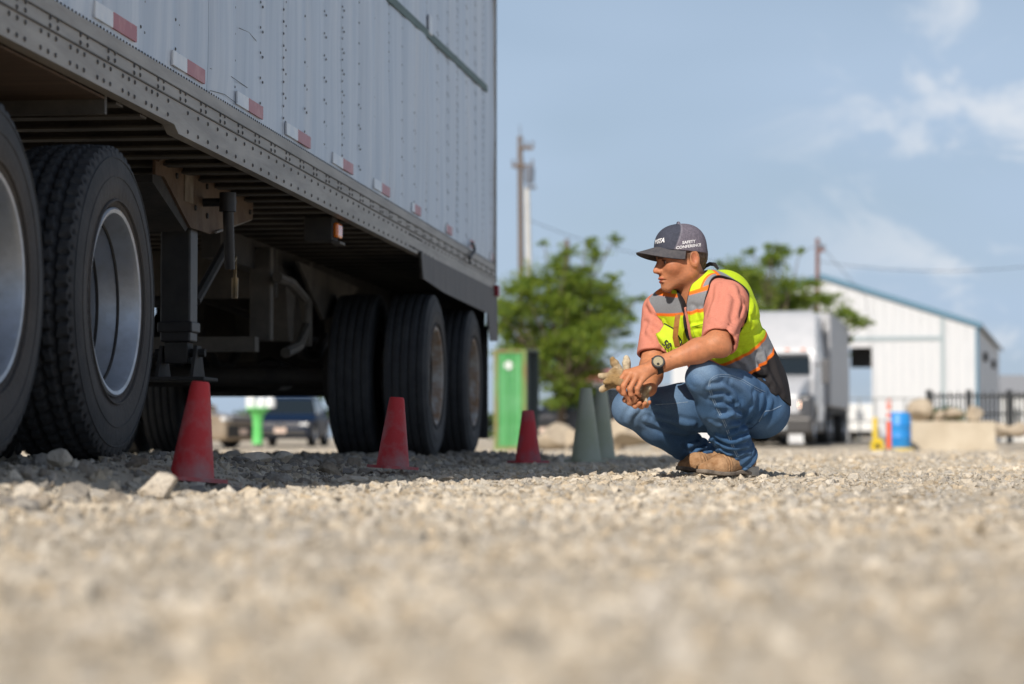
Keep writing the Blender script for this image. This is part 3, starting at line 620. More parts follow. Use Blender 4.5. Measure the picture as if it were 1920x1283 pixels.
# tractor chassis: only its drive axles stand in view, under the trailer nose
tractor = empty('tractor_chassis', TR0, TRA)
tag(tractor, 'road tractor drive axles with big polished wheels under trailer nose at left', 'truck')
for s, sp in ((0.0, 0.15), (-1.24, 0.6)):
    zc = 0.505 + 0.087
    wheel(tractor, -0.135, s, zc, T_DR, M_alu, sp); wheel(tractor, -0.47, s, zc, T_DR, M_alu, sp + 1, None, True, -1)
    wheel(tractor, -W + 0.135, s, zc, T_DR, M_alu, sp, None, False, -1); wheel(tractor, -W + 0.47, s, zc, T_DR, M_alu, sp, None, True, 1)
    MB().tube([(-0.5, s, zc), (-W + 0.5, s, zc)], 0.075, 14).build('axle', M_dark, tractor, True)
    MB().lathe([(0.0, -0.22), (0.12, -0.2), (0.2, 0), (0.12, 0.2), (0, 0.22)], 20, 'Y', (-W / 2, s, zc)).build('differential', M_dark, tractor, True)
for x in (-0.86, -W + 0.86): MB().box((x - 0.04, -5.2, 0.78), (x + 0.04, 0.75, 1.02), bev=0.005).build('frame_rail', M_dark, tractor)
MB().lathe([(0.0, -2.7), (0.30, -2.69), (0.35, -2.66), (0.365, -2.6), (0.365, -1.96), (0.35, -1.9), (0.30, -1.87), (0.0, -1.86)], 40, 'Y', (-0.385, 0, 0.75)).build('blocker_tank', M_alu, tractor, True); MB().box((-0.74, -2.7, 1.121), (-0.03, -1.86, 1.16), bev=0.01).build('blocker_step', M_dark, tractor)  # unseen tank and step added to block sun under the trailer nose
MB().lathe([(0.0, 0.0), (0.48, 0.0), (0.5, 0.04), (0.48, 0.06), (0, 0.06)], 40, 'Z', (-W / 2, -0.62, 1.15)).build('fifth_wheel', M_dark, tractor)
MB().box((-W / 2 - 0.45, -0.95, 1.02), (-W / 2 + 0.45, -0.3, 1.15), bev=0.02).build('mount_plate', M_dark, tractor)
# ---------------------------------------------------------------- the crouching person
DM = 9.25
def mw(px, py, dy): return at(px, py, DM + dy)
ORG = mw(1345, 893, 0.0)
# joints (photo column, photo row, depth offset)
LSH, RSH = mw(1362, 563, -0.22), mw(1240, 582, 0.03)
LEL, REL = mw(1345, 645, -0.40), mw(1222, 690, -0.08)
LWR, RWR = mw(1231, 686, -0.43), mw(1217, 729, -0.30)
LHIP, RHIP = mw(1424, 766, -0.05), mw(1378, 766, 0.12)
LKN, RKN = mw(1320, 710, -0.36), mw(1183, 766, 0.05)
LAN, RAN = mw(1382, 856, -0.10), mw(1322, 858, 0.20)
PEL = mw(1405, 745, 0.04)
RT_ = np.array([-0.70, 0.70, 0.0])
def lvl(px, py, dy, w): c = mw(px, py, dy); return c - RT_ * w, c + RT_ * w
CH, BE, WA = lvl(1333, 600, -0.085, 0.075), lvl(1360, 660, -0.02, 0.055), lvl(1392, 716, 0.02, 0.055)
HUMP = mw(1356, 560, -0.05); NB, NT = mw(1306, 548, -0.12), mw(1288, 512, -0.15)
# head frame
HC = mw(1275, 487, -0.16); ya = math.radians(20)
fh = np.array([-math.cos(ya) * 0.995, -math.sin(ya) * 0.995, -0.09]); fh /= np.linalg.norm(fh)
lh = np.array([math.sin(ya), -math.cos(ya), 0.0]); uh = np.cross(lh, fh); uh = uh if uh[2] > 0 else -uh
HR = np.stack([fh, lh, uh], 0)
def hl(P): return (P - HC) @ HR.T
def hw(f, l, u): return HC + fh * f + lh * l + uh * u
def head_l(p):                     # p in head frame: forward, left, up
    a = p.copy(); a[:, 1] = np.abs(a[:, 1])
    d = ell(p, (-0.012, 0, 0.034), (0.093, 0.073, 0.087))
    d = smin(d, ell(p, (0.018, 0, -0.026), (0.068, 0.058, 0.080)), 0.03)
    d = smin(d, cap(a, (-0.024, 0.050, -0.030), (-0.016, 0.046, -0.052), 0.019, 0.016), 0.03)
    d = smin(d, cap(a, (-0.016, 0.045, -0.052), (0.060, 0.011, -0.100), 0.017, 0.014), 0.022)
    d = smin(d, sph(p, (0.066, 0, -0.099), 0.0175), 0.02)
    d = smin(d, sph(a, (0.050, 0.040, -0.024), 0.024), 0.03)
    d = smin(d, cap(a, (0.080, 0.010, 0.014), (0.060, 0.045, 0.014), 0.012, 0.010), 0.02)
    d = smax(d, -sph(a, (0.094, 0.030, -0.006), 0.0165), 0.012)
    d = smin(d, ell(a, (0.067, 0.031, -0.007), (0.0125, 0.0145, 0.011)), 0.003)
    d = smin(d, cap(p, (0.079, 0, 0.006), (0.103, 0, -0.036), 0.0080, 0.0108), 0.010)
    d = smin(d, sph(a, (0.091, 0.0115, -0.040), 0.0085), 0.007)
    d = smax(d, -sph(a, (0.096, 0.006, -0.050), 0.0038), 0.003)
    d = smin(d, ell(p, (0.062, 0, -0.066), (0.022, 0.030, 0.024)), 0.02)
    d = smin(d, ell(p, (0.0840, 0, -0.0655), (0.0092, 0.022, 0.0064)), 0.004)
    d = smin(d, ell(p, (0.0820, 0, -0.0778), (0.0095, 0.021, 0.0078)), 0.004)
    d = smax(d, -cap(a, (0.095, 0.0, -0.0713), (0.072, 0.026, -0.0725), 0.0024, 0.0016), 0.003)
    d = smax(d, -sph(p, (0.094, 0, -0.0885), 0.010), 0.012)
    e = ell(a, (-0.026, 0.076, -0.004), (0.021, 0.0095, 0.034)); e = smax(e, -ell(a, (-0.021, 0.0855, 0.001), (0.0125, 0.010, 0.023)), 0.004)
    return smin(d, e, 0.006)
def march(f, pix):                 # where sight lines through photo pixels meet a shape
    o = np.array([0, 0, CAMZ]); R = np.array([ray(*q) for q in pix]); R /= ln(R)[:, None]; t = np.full(len(R), DM - 0.75)
    for _ in range(70): t = t + np.clip(f(o + R * t[:, None]), -0.02, 0.2) * 0.75
    return o + R * t[:, None]
def z1(x, y): return (1100 + x / 4.8, 400 + y / 4.8)
def z2(x, y): return (1100 + x / 4.2775, 620 + y / 4.2775)
def fold_set(f, curves):           # cloth folds: ridges that follow creases, each (points, height, width)
    out = []
    for pts, amp, w in curves:
        A = march(f, pts); out.append((A, amp, w))
    def disp(P):
        d = np.zeros(len(P))
        for A, amp, w in out:
            c = A.mean(0); R = ln(A - c).max() + 4 * w; m = ln(P - c) < R
            if not m.any(): continue
            Q = P[m]; e = np.min([cap(Q, A[i], A[i + 1], 0, 0) for i in range(len(A) - 1)], 0)
            ends = np.minimum(ln(Q - A[0]), ln(Q - A[-1])); tp = sstep(0.0, 2.2 * w, ends)
            d[m] += amp * (np.exp(-(e / w) ** 2) - 0.55 * np.exp(-((e - 2.1 * w) / w) ** 2)) * (0.35 + 0.65 * tp)
        return d
    return disp
def chain(P, pts, rs, k): return smins([cap(P, pts[i], pts[i + 1], rs[i], rs[i + 1]) for i in range(len(pts) - 1)], k)
def torso(P):
    d = smins([cap(P, *CH, 0.108), cap(P, *BE, 0.104), cap(P, *WA, 0.098), cap(P, LHIP, RHIP, 0.095), sph(P, HUMP, 0.092)], 0.07)
    d = smin(d, cap(P, (CH[0] + CH[1]) / 2, (BE[0] + BE[1]) / 2, 0.115), 0.06)
    return smin(d, smins([cap(P, NB, LSH, 0.062, 0.058), cap(P, NB, RSH, 0.062, 0.056)], 0.05), 0.06)
# hands: list of finger chains
LF = [[(1174, 699, -.445), (1161, 716, -.45), (1160, 729, -.445), (1167, 739, -.43)], [(1183, 701, -.455), (1169, 724, -.465), (1170, 738, -.46), (1177, 747, -.445)],
      [(1194, 705, -.46), (1181, 729, -.475), (1183, 740, -.47), (1190, 746, -.455)], [(1205, 711, -.46), (1195, 729, -.475), (1195, 737, -.47), (1200, 742, -.455)]]
LTH = [(1215, 690, -.40), (1190, 708, -.385), (1172, 722, -.385)]
RF = [[(1180, 738, -.37), (1172, 750, -.40), (1180, 756, -.43), (1190, 752, -.445)], [(1189, 741, -.365), (1183, 756, -.395), (1191, 762, -.43), (1200, 756, -.445)],
      [(1199, 744, -.36), (1195, 759, -.39), (1203, 763, -.425), (1210, 756, -.44)], [(1208, 746, -.35), (1206, 759, -.38), (1212, 761, -.41), (1218, 754, -.42)]]
RTH = [(1214, 728, -.36), (1196, 728, -.40), (1180, 733, -.415)]
def hand(P, wrist, fing, thumb, r0):
    W_ = lambda L: [mw(*q) for q in L]
    d = 1e3; palm = None
    for k, L in enumerate(fing):
        pts = W_(L); r = r0 * (0.92 if k == 3 else 1.0)
        g = chain(P, pts, [r * 1.12, r * 1.0, r * 0.9, r * 0.78], 0.006); d = np.minimum(d, g) if k else g
        mc = cap(P, wrist, pts[0], 0.0185, 0.0115); palm = mc if palm is None else smin(palm, mc, 0.014)
    d = smin(d, palm, 0.007); pts = W_(thumb)
    return smin(d, chain(P, pts, [r0 * 1.5, r0 * 1.2, r0 * 0.9], 0.008), 0.008)
def arms(P):
    l = chain(P, [LSH, (LSH + LEL) / 2, LEL], [0.060, 0.054, 0.044], 0.03)
    fm = LEL + (LWR - LEL) * 0.32
    lf = chain(P, [LEL, fm, LWR + (LEL - LWR) * .12, LWR], [0.043, 0.044, 0.029, 0.0265], 0.02)
    l = smin(l, lf, 0.02); l = smin(l, sph(P, LEL + np.array([0.022, 0, -0.018]), 0.026), 0.03)
    l = smin(l, near(P, mw(1192, 716, -.43), 0.19, lambda q: hand(q, LWR, LF, LTH, 0.0098)), 0.012)
    r = chain(P, [RSH, REL, REL + (RWR - REL) * 0.35, RWR], [0.058, 0.044, 0.042, 0.027], 0.025)
    r = smin(r, near(P, mw(1198, 742, -.38), 0.19, lambda q: hand(q, RWR, RF, RTH, 0.0098)), 0.012)
    return l, r
def legs(P):
    a = chain(P, [LHIP, LKN], [0.078, 0.048], 0.02); a = smin(a, chain(P, [LKN, LKN + (LAN - LKN) * .35, LAN], [0.046, 0.048, 0.034], 0.02), 0.01)
    b = chain(P, [RHIP, RKN], [0.078, 0.048], 0.02); b = smin(b, chain(P, [RKN, RKN + (RAN - RKN) * .35, RAN], [0.046, 0.048, 0.034], 0.02), 0.01)
    ft = smin(cap(P, LAN, mw(1345, 874, -.17), 0.030, 0.020), cap(P, RAN, mw(1300, 872, .12), 0.030, 0.020), 0.01)
    return smin(np.minimum(a, b), ft, 0.01)
def body(P):
    d = torso(P) + 0.006
    d = smin(d, chain(P, [NB, NT, hw(-0.012, 0, -0.03)], [0.060, 0.055, 0.052], 0.02), 0.03)
    d = smin(d, near(P, HC, 0.24, lambda q: head_l(hl(q))), 0.022)
    l, r = arms(P); d = smin(d, l, 0.02); d = smin(d, r, 0.02)
    return smin(d, legs(P), 0.015)
def skincol(P):
    p = hl(P); c = np.tile(np.array([0.51, 0.212, 0.105]), (len(P), 1)); c *= (1 + 0.07 * wob(P, 60, 2)[:, None] * [0.6, 1, 1] + 0.05 * wob(P, 200, 22)[:, None]); fr_ = np.clip(wob(P, 420, 12) - 0.95, 0, 1)[:, None]; c *= 1 - 0.5 * fr_
    def paint(w, k): nonlocal c; c = c * (1 - w[:, None]) + np.array(k) * w[:, None]
    hd = (np.abs(p) < 0.16).all(1)
    a = p.copy(); a[:, 1] = np.abs(a[:, 1])
    ck = np.exp(-((a - [0.055, 0.045, -0.02]) ** 2).sum(1) / 0.0009) * hd; paint(0.35 * ck, (0.58, 0.20, 0.115))
    ns = np.exp(-((a - [0.106, 0.0, -0.02]) ** 2).sum(1) / 0.0003) * hd; paint(0.4 * ns, (0.60, 0.22, 0.14))
    st = hd * sstep(-0.045, -0.075, p[:, 2]) * sstep(-0.02, 0.02, p[:, 0]) * 0.25; paint(st, (0.26, 0.13, 0.085))
    lp = hd * (np.maximum(ell(p, (0.0825, 0, -0.0655), (0.0105, 0.0225, 0.0064)) < 0, ell(p, (0.080, 0, -0.0775), (0.0105, 0.0205, 0.0078)) < 0)); paint(0.65 * lp, (0.55, 0.12, 0.09))
    mo = hd * (cap(a, (0.095, 0.0, -0.0713), (0.070, 0.026, -0.0725), 0.0030, 0.002) < 0); paint(0.8 * mo, (0.10, 0.025, 0.02))
    bw = hd * (cap(a, (0.092, 0.013, 0.013), (0.070, 0.046, 0.015), 0.0085, 0.005) < 0); paint(0.85 * bw, (0.045, 0.028, 0.018))
    ey = hd * (ell(a, (0.067, 0.031, -0.007), (0.014, 0.0155, 0.0070)) < 0) * (p[:, 0] > 0.066); paint(0.9 * ey, (0.50, 0.45, 0.41))
    ir = hd * (ell(a, (0.078, 0.030, -0.007), (0.006, 0.0065, 0.0066)) < 0); paint(0.95 * ir, (0.03, 0.018, 0.012))
    ls = hd * (cap(a, (0.082, 0.019, 0.001), (0.072, 0.045, -0.001), 0.0032, 0.003) < 0); paint(0.85 * ls, (0.03, 0.02, 0.015))
    sb = hd * sstep(0.020, 0.012, np.abs(p[:, 0] - 0.004 + 0.15 * p[:, 2])) * sstep(-0.012, 0.004, p[:, 2] + 0.004 * wob(P, 300, 7)) * (np.abs(p[:, 1]) > 0.045) * (np.abs(p[:, 1]) < 0.079); paint(0.85 * sb, (0.06, 0.038, 0.025))
    er = hd * (ell(a, (-0.023, 0.083, 0.000), (0.011, 0.010, 0.020)) < 0); paint(0.5 * er, (0.42, 0.13, 0.075))
    L, R = mw(1180, 740, -0.44), mw(1195, 755, -.42); kn = np.exp(-((P - L) ** 2).sum(1) / 0.0012); paint(0.3 * kn, (0.60, 0.26, 0.17))
    return np.clip(c, 0.005, 1)
M_skin = mat('skin', (0.90, 0.90, 0.90), (1.08, 1.05, 1.03), scale=60, rough=0.5, vcol='Col', bump=0.17, bscale=190, sss=0.08, spec=0.3)
person = empty('person', ORG); tag(person, 'person in cap, yellow safety vest and blue jeans crouching on the gravel, facing the trailer', 'person')
sdfobj('body', body, mw(1105, 950, 0) * [1, 0, 1] + [0, DM - 0.62, -0.02], mw(1500, 410, 0) * [1, 0, 1] + [0, DM + 0.40, 0.03], 0.0037, M_skin, person, skincol, ORG)

# --- hair and cap
def hair(P):
    p = hl(P); a = p.copy(); a[:, 1] = np.abs(a[:, 1])
    d = ell(p, (-0.012, 0, 0.034), (0.0965, 0.0770, 0.090)); d = smin(d, cap(p, (-0.060, 0, 0.0), (-0.055, 0, -0.045), 0.043, 0.036), 0.03)
    d = d + 0.0015 * np.sin(p[:, 0] * 900 + 40 * p[:, 2]) + 0.001 * wob(P, 500, 3)
    back = np.maximum(p[:, 0] + 0.040 - 0.25 * p[:, 2], -p[:, 2] - 0.062)
    burn = np.maximum(np.abs(p[:, 0] - 0.004 + 0.1 * p[:, 2]) - 0.012, np.maximum(-p[:, 2] - 0.004, p[:, 2] - 0.05))
    burn = np.maximum(burn, head_l(p) - 0.0035)
    hb = np.maximum(d, back)
    hb = np.maximum(hb, p[:, 2] - 0.05)
    return hb
sdfobj('hair', hair, HC - 0.14, HC + 0.14, 0.003, mat('hair', (0.055, 0.035, 0.024), (0.10, 0.065, 0.042), scale=160, rough=0.6, stretch=(1, 1, 0.2)), person, None, ORG)
RIMN = np.array([-0.16, 0, 1.0]); RIMN /= np.linalg.norm(RIMN)
def capl(p):
    q = p - np.array([-0.006, 0, 0.038]); r = np.array([0.1000, 0.0825, 0.097])
    n = (np.abs(q / r) ** 2.35).sum(1) ** (1 / 2.35); d = (n - 1) * 0.09
    d = d - 0.0012 * np.exp(-(q[:, 1] / 0.0025) ** 2) * 0
    for ang in (0, 60, 120):       # panel seams
        c, s = math.cos(math.radians(ang)), math.sin(math.radians(ang)); t = (p[:, 0] + 0.006) * s - p[:, 1] * c
        d = d + 0.0014 * np.exp(-(t / 0.0022) ** 2)
    return np.maximum(d, -(p @ RIMN - 0.027))
def capc(P):
    p = hl(P); sq = p[:, 0] - (0.072 - 0.53 * p[:, 2]); f = sstep(-0.002, 0.002, sq)[:, None]
    c = f * np.array([0.060, 0.066, 0.092]) + (1 - f) * np.array([0.155, 0.140, 0.175])
    mesh_ = (0.86 + 0.28 * ((np.sin(p[:, 2] * 1900) > 0) ^ (np.sin(p[:, 0] * 1900 + p[:, 1] * 900) > 0)))[:, None]
    c = c * np.where(f > 0.5, 1.0, mesh_)
    sm = np.exp(-((sq + 0.004) / 0.003) ** 2)[:, None]; return c * (1 - sm) + np.array([0.22, 0.21, 0.25]) * sm
def capw(P): return np.minimum(capl(hl(P)), sph(hl(P), (-0.006, 0, 0.137), 0.0075))
cap_o = sdfobj('cap', capw, HC - 0.15, HC + 0.16, 0.0026, mat('cap_cloth', (0.85, 0.85, 0.85), (1.1, 1.1, 1.1), scale=120, rough=0.85, vcol='Col', bump=0.25, bscale=700, spec=0.2), person, capc, ORG)
V = []; Fq = []; NA, NRr = 28, 12
for i in range(NA + 1):
    a = math.radians(-82 + 164 * i / NA)
    for j in range(NRr + 1):
        t = j / NRr; ex = 0.082 * max(0.0, math.cos(a)) ** 0.95
        f0, l0 = -0.006 + 0.0975 * math.cos(a), 0.0800 * math.sin(a); f_ = f0 + ex * t * (0.55 + 0.45 * math.cos(a) ** 0.5); l_ = l0 * (1 + 0.06 * t)
        u_ = 0.055 + 0.05 * (f0 - 0.1) - 5.0 * l_ * l_ * (0.55 + 0.45 * t) - 0.016 * t
        V.append((f_, l_, u_))
n0 = len(V); V += [(a, b, c - 0.0042) for a, b, c in V]
for i in range(NA):
    for j in range(NRr):
        q = (i * (NRr + 1) + j, (i + 1) * (NRr + 1) + j, (i + 1) * (NRr + 1) + j + 1, i * (NRr + 1) + j + 1); Fq.append(q); Fq.append(tuple(k + n0 for k in reversed(q)))
    a, b = i * (NRr + 1) + NRr, (i + 1) * (NRr + 1) + NRr; Fq.append((a, b, b + n0, a + n0))
V = np.array([hw(*v) for v in V]) - ORG
bme = npmesh('brim', V, np.array(Fq)); 
link('brim', bme, mat('brim_cloth', (0.070, 0.070, 0.080), (0.105, 0.100, 0.105), scale=60, rough=0.85, bump=0.15, bscale=500, spec=0.2), cap_o)

def text_mesh(s, size, bold=0.0, shear=0.0, res=3):
    cu = bpy.data.curves.new('lettering', 'FONT'); cu.body = s; cu.size = size; cu.offset = bold; cu.shear = shear; cu.align_x = 'CENTER'; cu.align_y = 'CENTER'; cu.resolution_u = res
    o = bpy.data.objects.new('lettering', cu); COL.objects.link(o); dg = bpy.context.evaluated_depsgraph_get(); me = bpy.data.meshes.new_from_object(o.evaluated_get(dg))
    bpy.data.objects.remove(o); bpy.data.curves.remove(cu)
    bm = bmesh.new(); bm.from_mesh(me); bmesh.ops.triangulate(bm, faces=bm.faces[:])
    for _ in range(2): bmesh.ops.subdivide_edges(bm, edges=[e for e in bm.edges if e.calc_length() > size * 0.12], cuts=1, use_grid_fill=False)
    bmesh.ops.triangulate(bm, faces=bm.faces[:]); bm.to_mesh(me); bm.free(); return me
def text_on(s, size, c, ex, ey, f, off, m, parent, bold=0.0, shear=0.0, org=None, sx=1.0, wrap=None):
    me = text_mesh(s, size, bold, shear); v = np.array([q.co[:] for q in me.vertices]); ex = np.array(ex); ey = np.array(ey); c = np.array(c)
    P = c + v[:, :1] * sx * ex + v[:, 1:2] * ey
    if wrap: P = wrap(v[:, 0] * sx, v[:, 1])
    if f is not None: P = onto(f, P, off)
    P = P - (ORG if org is None else org); me.vertices.foreach_set('co', P.astype(np.float32).ravel()); me.update()
    return link('lettering', me, m, parent)
M_ink = mat('white_print', (0.80, 0.80, 0.82), rough=0.6)
def wrap_cap(a0, u0):              # letters bent round the crown, from the wearer's right to left
    def w(x, y):
        a = a0 + x / 0.094; return HC + np.outer(0.104 * np.cos(a) - 0.006, fh) + np.outer(0.084 * np.sin(a), lh) + np.outer(u0 + y - 0.13 * (0.104 * np.cos(a)) * 0.4, uh)
    return w
text_on('SAFETY', 0.0150, HC, fh, uh, capw, 0.0012, M_ink, cap_o, 0.0004, 0.15, wrap=wrap_cap(1.56, 0.060))
text_on('CONFERENCE', 0.0150, HC, fh, uh, capw, 0.0012, M_ink, cap_o, 0.0004, 0.15, wrap=wrap_cap(1.56, 0.044))
text_on('WSTA', 0.026, HC, fh, uh, capw, 0.0014, M_ink, cap_o, 0.0012, 0.25, wrap=wrap_cap(0.22, 0.080))

# --- T-shirt
def folds(P, k, amp, i0): return amp * wob(P * np.array([1, 1, 0.6]), k, i0, 5)
LHEM, RHEM = mw(1349, 641, -0.385), mw(1226, 668, -0.055)
def shirt(P):
    d = torso(P) - 0.009
    l = chain(P, [LSH, LHEM + (LHEM - LSH) * 0.2], [0.074, 0.067], 0.02); l = smax(l, (P - LHEM) @ ((LHEM - LSH) / np.linalg.norm(LHEM - LSH)) - 0.12 * (P[:, 0] - LHEM[0]), 0.006)
    r = chain(P, [RSH, RHEM + (RHEM - RSH) * 0.2], [0.070, 0.063], 0.02); r = smax(r, (P - RHEM) @ ((RHEM - RSH) / np.linalg.norm(RHEM - RSH)), 0.006)
    sl = np.minimum(l, r) + folds(P, 55, 0.0022, 5) + folds(P, 130, 0.0008, 15)
    ax = cap(P, LSH, LHEM, 0.0, 0.0)
    d = smin(d, sl, 0.025) + folds(P, 35, 0.0015, 25)
    n = NT - NB; n = n / np.linalg.norm(n); nk = (P - (NB + n * 0.012)) @ n
    d = smax(d, -cap(P, NB - n * 0.03, NT + n * 0.1, 0.064, 0.075), 0.008)
    d = smax(d, -cap(P, NB + np.array([-0.045, -0.05, -0.03]), NB + np.array([-0.1, -0.1, 0.1]), 0.030, 0.04), 0.008)
    return smax(d, -(P[:, 2] - mw(1400, 735, 0)[2]), 0.01)
SF = fold_set(shirt, [([z1(*q) for q in c], a, w) for c, a, w in ([[(1180, 640), (1160, 780), (1110, 900)], .004, .010], [[(1330, 660), (1380, 800), (1350, 960)], .005, .011], [[(1430, 860), (1380, 980), (1310, 1060)], .005, .010], [[(1280, 760), (1250, 930), (1180, 1050)], .0035, .012],
    [[(1120, 960), (1200, 1010), (1290, 1020)], .003, .009], [[(545, 800), (600, 860), (650, 930)], .005, .010], [[(535, 930), (600, 960), (670, 1020)], .005, .009], [[(545, 1060), (600, 1110), (640, 1180)], .005, .010], [[(580, 740), (590, 900), (560, 1040)], .004, .011], [[(1400, 760), (1420, 840), (1400, 930)], .004, .009])])
def shirt2(P):
    ht = (P - LHEM) @ ((LHEM - LSH) / np.linalg.norm(LHEM - LSH)) - 0.12 * (P[:, 0] - LHEM[0]); hm = 0.0022 * np.exp(-((ht + 0.020) / 0.0022) ** 2) * (ln(P - LHEM) < 0.11)
    cav = np.maximum(cap(P, LSH, LHEM + (LHEM - LSH) * 0.2, 0.060, 0.0565), -ht - 0.05); cav2 = np.maximum(cap(P, RSH, RHEM + (RHEM - RSH) * 0.2, 0.060, 0.052), -((P - RHEM) @ ((RHEM - RSH) / np.linalg.norm(RHEM - RSH))) - 0.04)
    return smax(shirt(P) - 1.3 * SF(P) + hm, -np.minimum(cav, cav2), 0.004)
M_shirt = mat('salmon_jersey', (0.60, 0.215, 0.152), (0.66, 0.26, 0.19), scale=240, rough=0.9, bump=0.3, bscale=900, spec=0.15)
BLO = mw(1180, 770, 0) * [1, 0, 1] + [0, DM - 0.55, 0]; BHI = mw(1500, 470, 0) * [1, 0, 1] + [0, DM + 0.25, 0]
shirt_o = sdfobj('shirt', shirt2, BLO, BHI, 0.0034, M_shirt, person, None, ORG)

# --- safety vest over the shirt
FWD = np.array([-0.70, -0.70, 0.0])          # the way the chest faces
MID = (CH[0] + CH[1]) / 2; BEM = (BE[0] + BE[1]) / 2; WAM = (WA[0] + WA[1]) / 2
up_t = MID - WAM; up_t /= np.linalg.norm(up_t)
def tcoord(P):                     # torso frame: side (+ towards the wearer's left), front, height along the spine
    q = P - MID; side = -(q @ RT_) / 0.98; h = q @ up_t; fr = q @ FWD / 0.98; return side, fr, h
ZHEM = mw(1476, 762, 0)
def armhole(P):
    a = chain(P, [LSH + np.array([0.004, 0.0, 0.024]), LHEM + np.array([0.02, 0.03, 0.0])], [0.078, 0.088], 0.02)
    b = chain(P, [RSH + np.array([-0.018, 0.03, 0.02]), RHEM], [0.074, 0.080], 0.02)
    return np.minimum(a, b)
def opening(P):
    side, fr, h = tcoord(P)
    wv = np.interp(h, [-0.30, -0.12, 0.0, 0.10, 0.13, 0.18, 0.24], [0.040, 0.022, 0.007, 0.004, 0.010, 0.030, 0.06]); c = np.interp(h, [-0.3, 0.1], [0.015, -0.004])
    d = np.abs(side - c) - wv; return np.maximum(d, -(fr - 0.01))
def vneck(P):
    n = NT - NB; n = n / np.linalg.norm(n); return cap(P, NB - n * 0.0, NT + n * 0.1, 0.068, 0.075)
def vhem(P): return (P - ZHEM) @ np.array([-0.50, 0.0, -0.866])
def vest(P):
    d = torso(P) - 0.0185 + folds(P, 26, 0.0035, 30) + folds(P, 60, 0.0016, 40)
    pk = P - mw(1318, 622, -0.20); d = d - 0.006 * np.exp(-(ln(pk) / 0.045) ** 4)
    low = sstep(-0.05, -0.25, tcoord(P)[2]); d = d - 0.008 * low
    d = smax(d, -armhole(P), 0.006); d = smax(d, -opening(P), 0.004); d = smax(d, -vneck(P), 0.008)
    return smax(d, vhem(P), 0.008)
VF = fold_set(vest, [([z1(*q) for q in c], a, w) for c, a, w in ([[(940, 1020), (1000, 1012), (1062, 1005)], .005, .006], [[(950, 870), (940, 960), (960, 1100)], .004, .009], [[(1460, 980), (1530, 1000), (1600, 985)], .005, .010], [[(1400, 1060), (1500, 1040), (1600, 1020)], .004, .010], [[(1440, 1010), (1480, 900), (1500, 800)], .004, .010],
    [[(880, 950), (900, 1050), (890, 1150)], .004, .009], [[(1020, 880), (1050, 960), (1040, 1080)], .003, .009], [[(690, 980), (720, 1030), (700, 1080)], .003, .008])] +
    [([z2(*q) for q in c], a, w) for c, a, w in ([[(1240, 230), (1320, 300), (1420, 340)], .006, .011], [[(1300, 190), (1360, 260), (1440, 420)], .006, .012], [[(1410, 180), (1450, 330), (1530, 480)], .006, .013], [[(1280, 320), (1400, 400), (1500, 520)], .005, .010], [[(1500, 200), (1530, 330), (1590, 500)], .004, .012], [[(1180, 170), (1280, 190), (1400, 130)], .003, .008])])
def vest2(P): return vest(P) - 1.3 * VF(P)
YEL, ORA, SIL, BLK = np.array([0.57, 0.75, 0.02]), np.array([0.95, 0.20, 0.02]), np.array([0.26, 0.27, 0.29]), np.array([0.022, 0.020, 0.022])
SW = 0.0016
def soft(x): return sstep(SW, -SW, x)[:, None]
def bandc(c, t, hw_, bo):          # silver band between two orange edges
    s = np.abs(t); w = soft(s - hw_ - bo); c = c * (1 - w) + ORA * w; w = soft(s - hw_); return c * (1 - w) + SIL * w
def mixw(c, k, w): return c * (1 - w) + k * w
def vestc(P):
    side, fr, h = tcoord(P); c = np.tile(YEL, (len(P), 1))
    cs = bandc(c, np.abs(side) - 0.096, 0.018, 0.009); c = mixw(c, cs, soft(0.14 - h))
    w = soft(-fr) * soft(h - 0.172); c = mixw(c, bandc(c, h - 0.132, 0.026, 0.011), w)
    hb = (P - mw(1408, 638, 0.0)) @ up_t
    c = mixw(c, BLK, soft(hb + 0.035)); c = mixw(c, bandc(c, hb, 0.030, 0.012), soft(hb - 0.06))
    ed = np.minimum(np.minimum(np.abs(armhole(P)), np.abs(opening(P))), np.abs(vneck(P)))
    c = mixw(c, BLK, soft(ed - 0.0048))
    return c * (1 + 0.05 * wob(P, 45, 12)[:, None])
M_vest = mat('vest_mesh', (0.93, 0.93, 0.93), (1.05, 1.05, 1.05), scale=150, rough=0.75, vcol='Col', bump=0.25, bscale=1100, spec=0.25)
vest_o = sdfobj('safety_vest', vest2, BLO, BHI, 0.003, M_vest, person, vestc, ORG)
M_pip = mat('black_cloth', (0.018, 0.017, 0.018), rough=0.8)
def line_on(name, f, pts, off, r, m, parent, n=24, sides=5):
    A = np.array(pts, float); t = np.linspace(0, len(A) - 1, n); i = np.minimum(t.astype(int), len(A) - 2); w = (t - i)[:, None]
    A = A[i] * (1 - w) + A[i + 1] * w; S_ = A.copy(); S_[1:-1] = (A[:-2] + A[1:-1] * 2 + A[2:]) / 4
    q = march(f, S_); 
    for _ in range(2): q[1:-1] = (q[:-2] + 2 * q[1:-1] + q[2:]) / 4
    q = q + np.array([0, -off, off * 0.3]) - ORG
    return MB().tube(q, r, sides).build(name, m, parent, True)
line_on('pocket_seam', vest2, [(1297, 613), (1322, 607)], 0.0, 0.0016, mat('yellow_thread', (0.30, 0.48, 0.02), rough=0.8), vest_o)
line_on('pocket_seam', vest2, [(1298, 616), (1304, 637)], 0.0, 0.0016, MATS['yellow_thread'], vest_o)
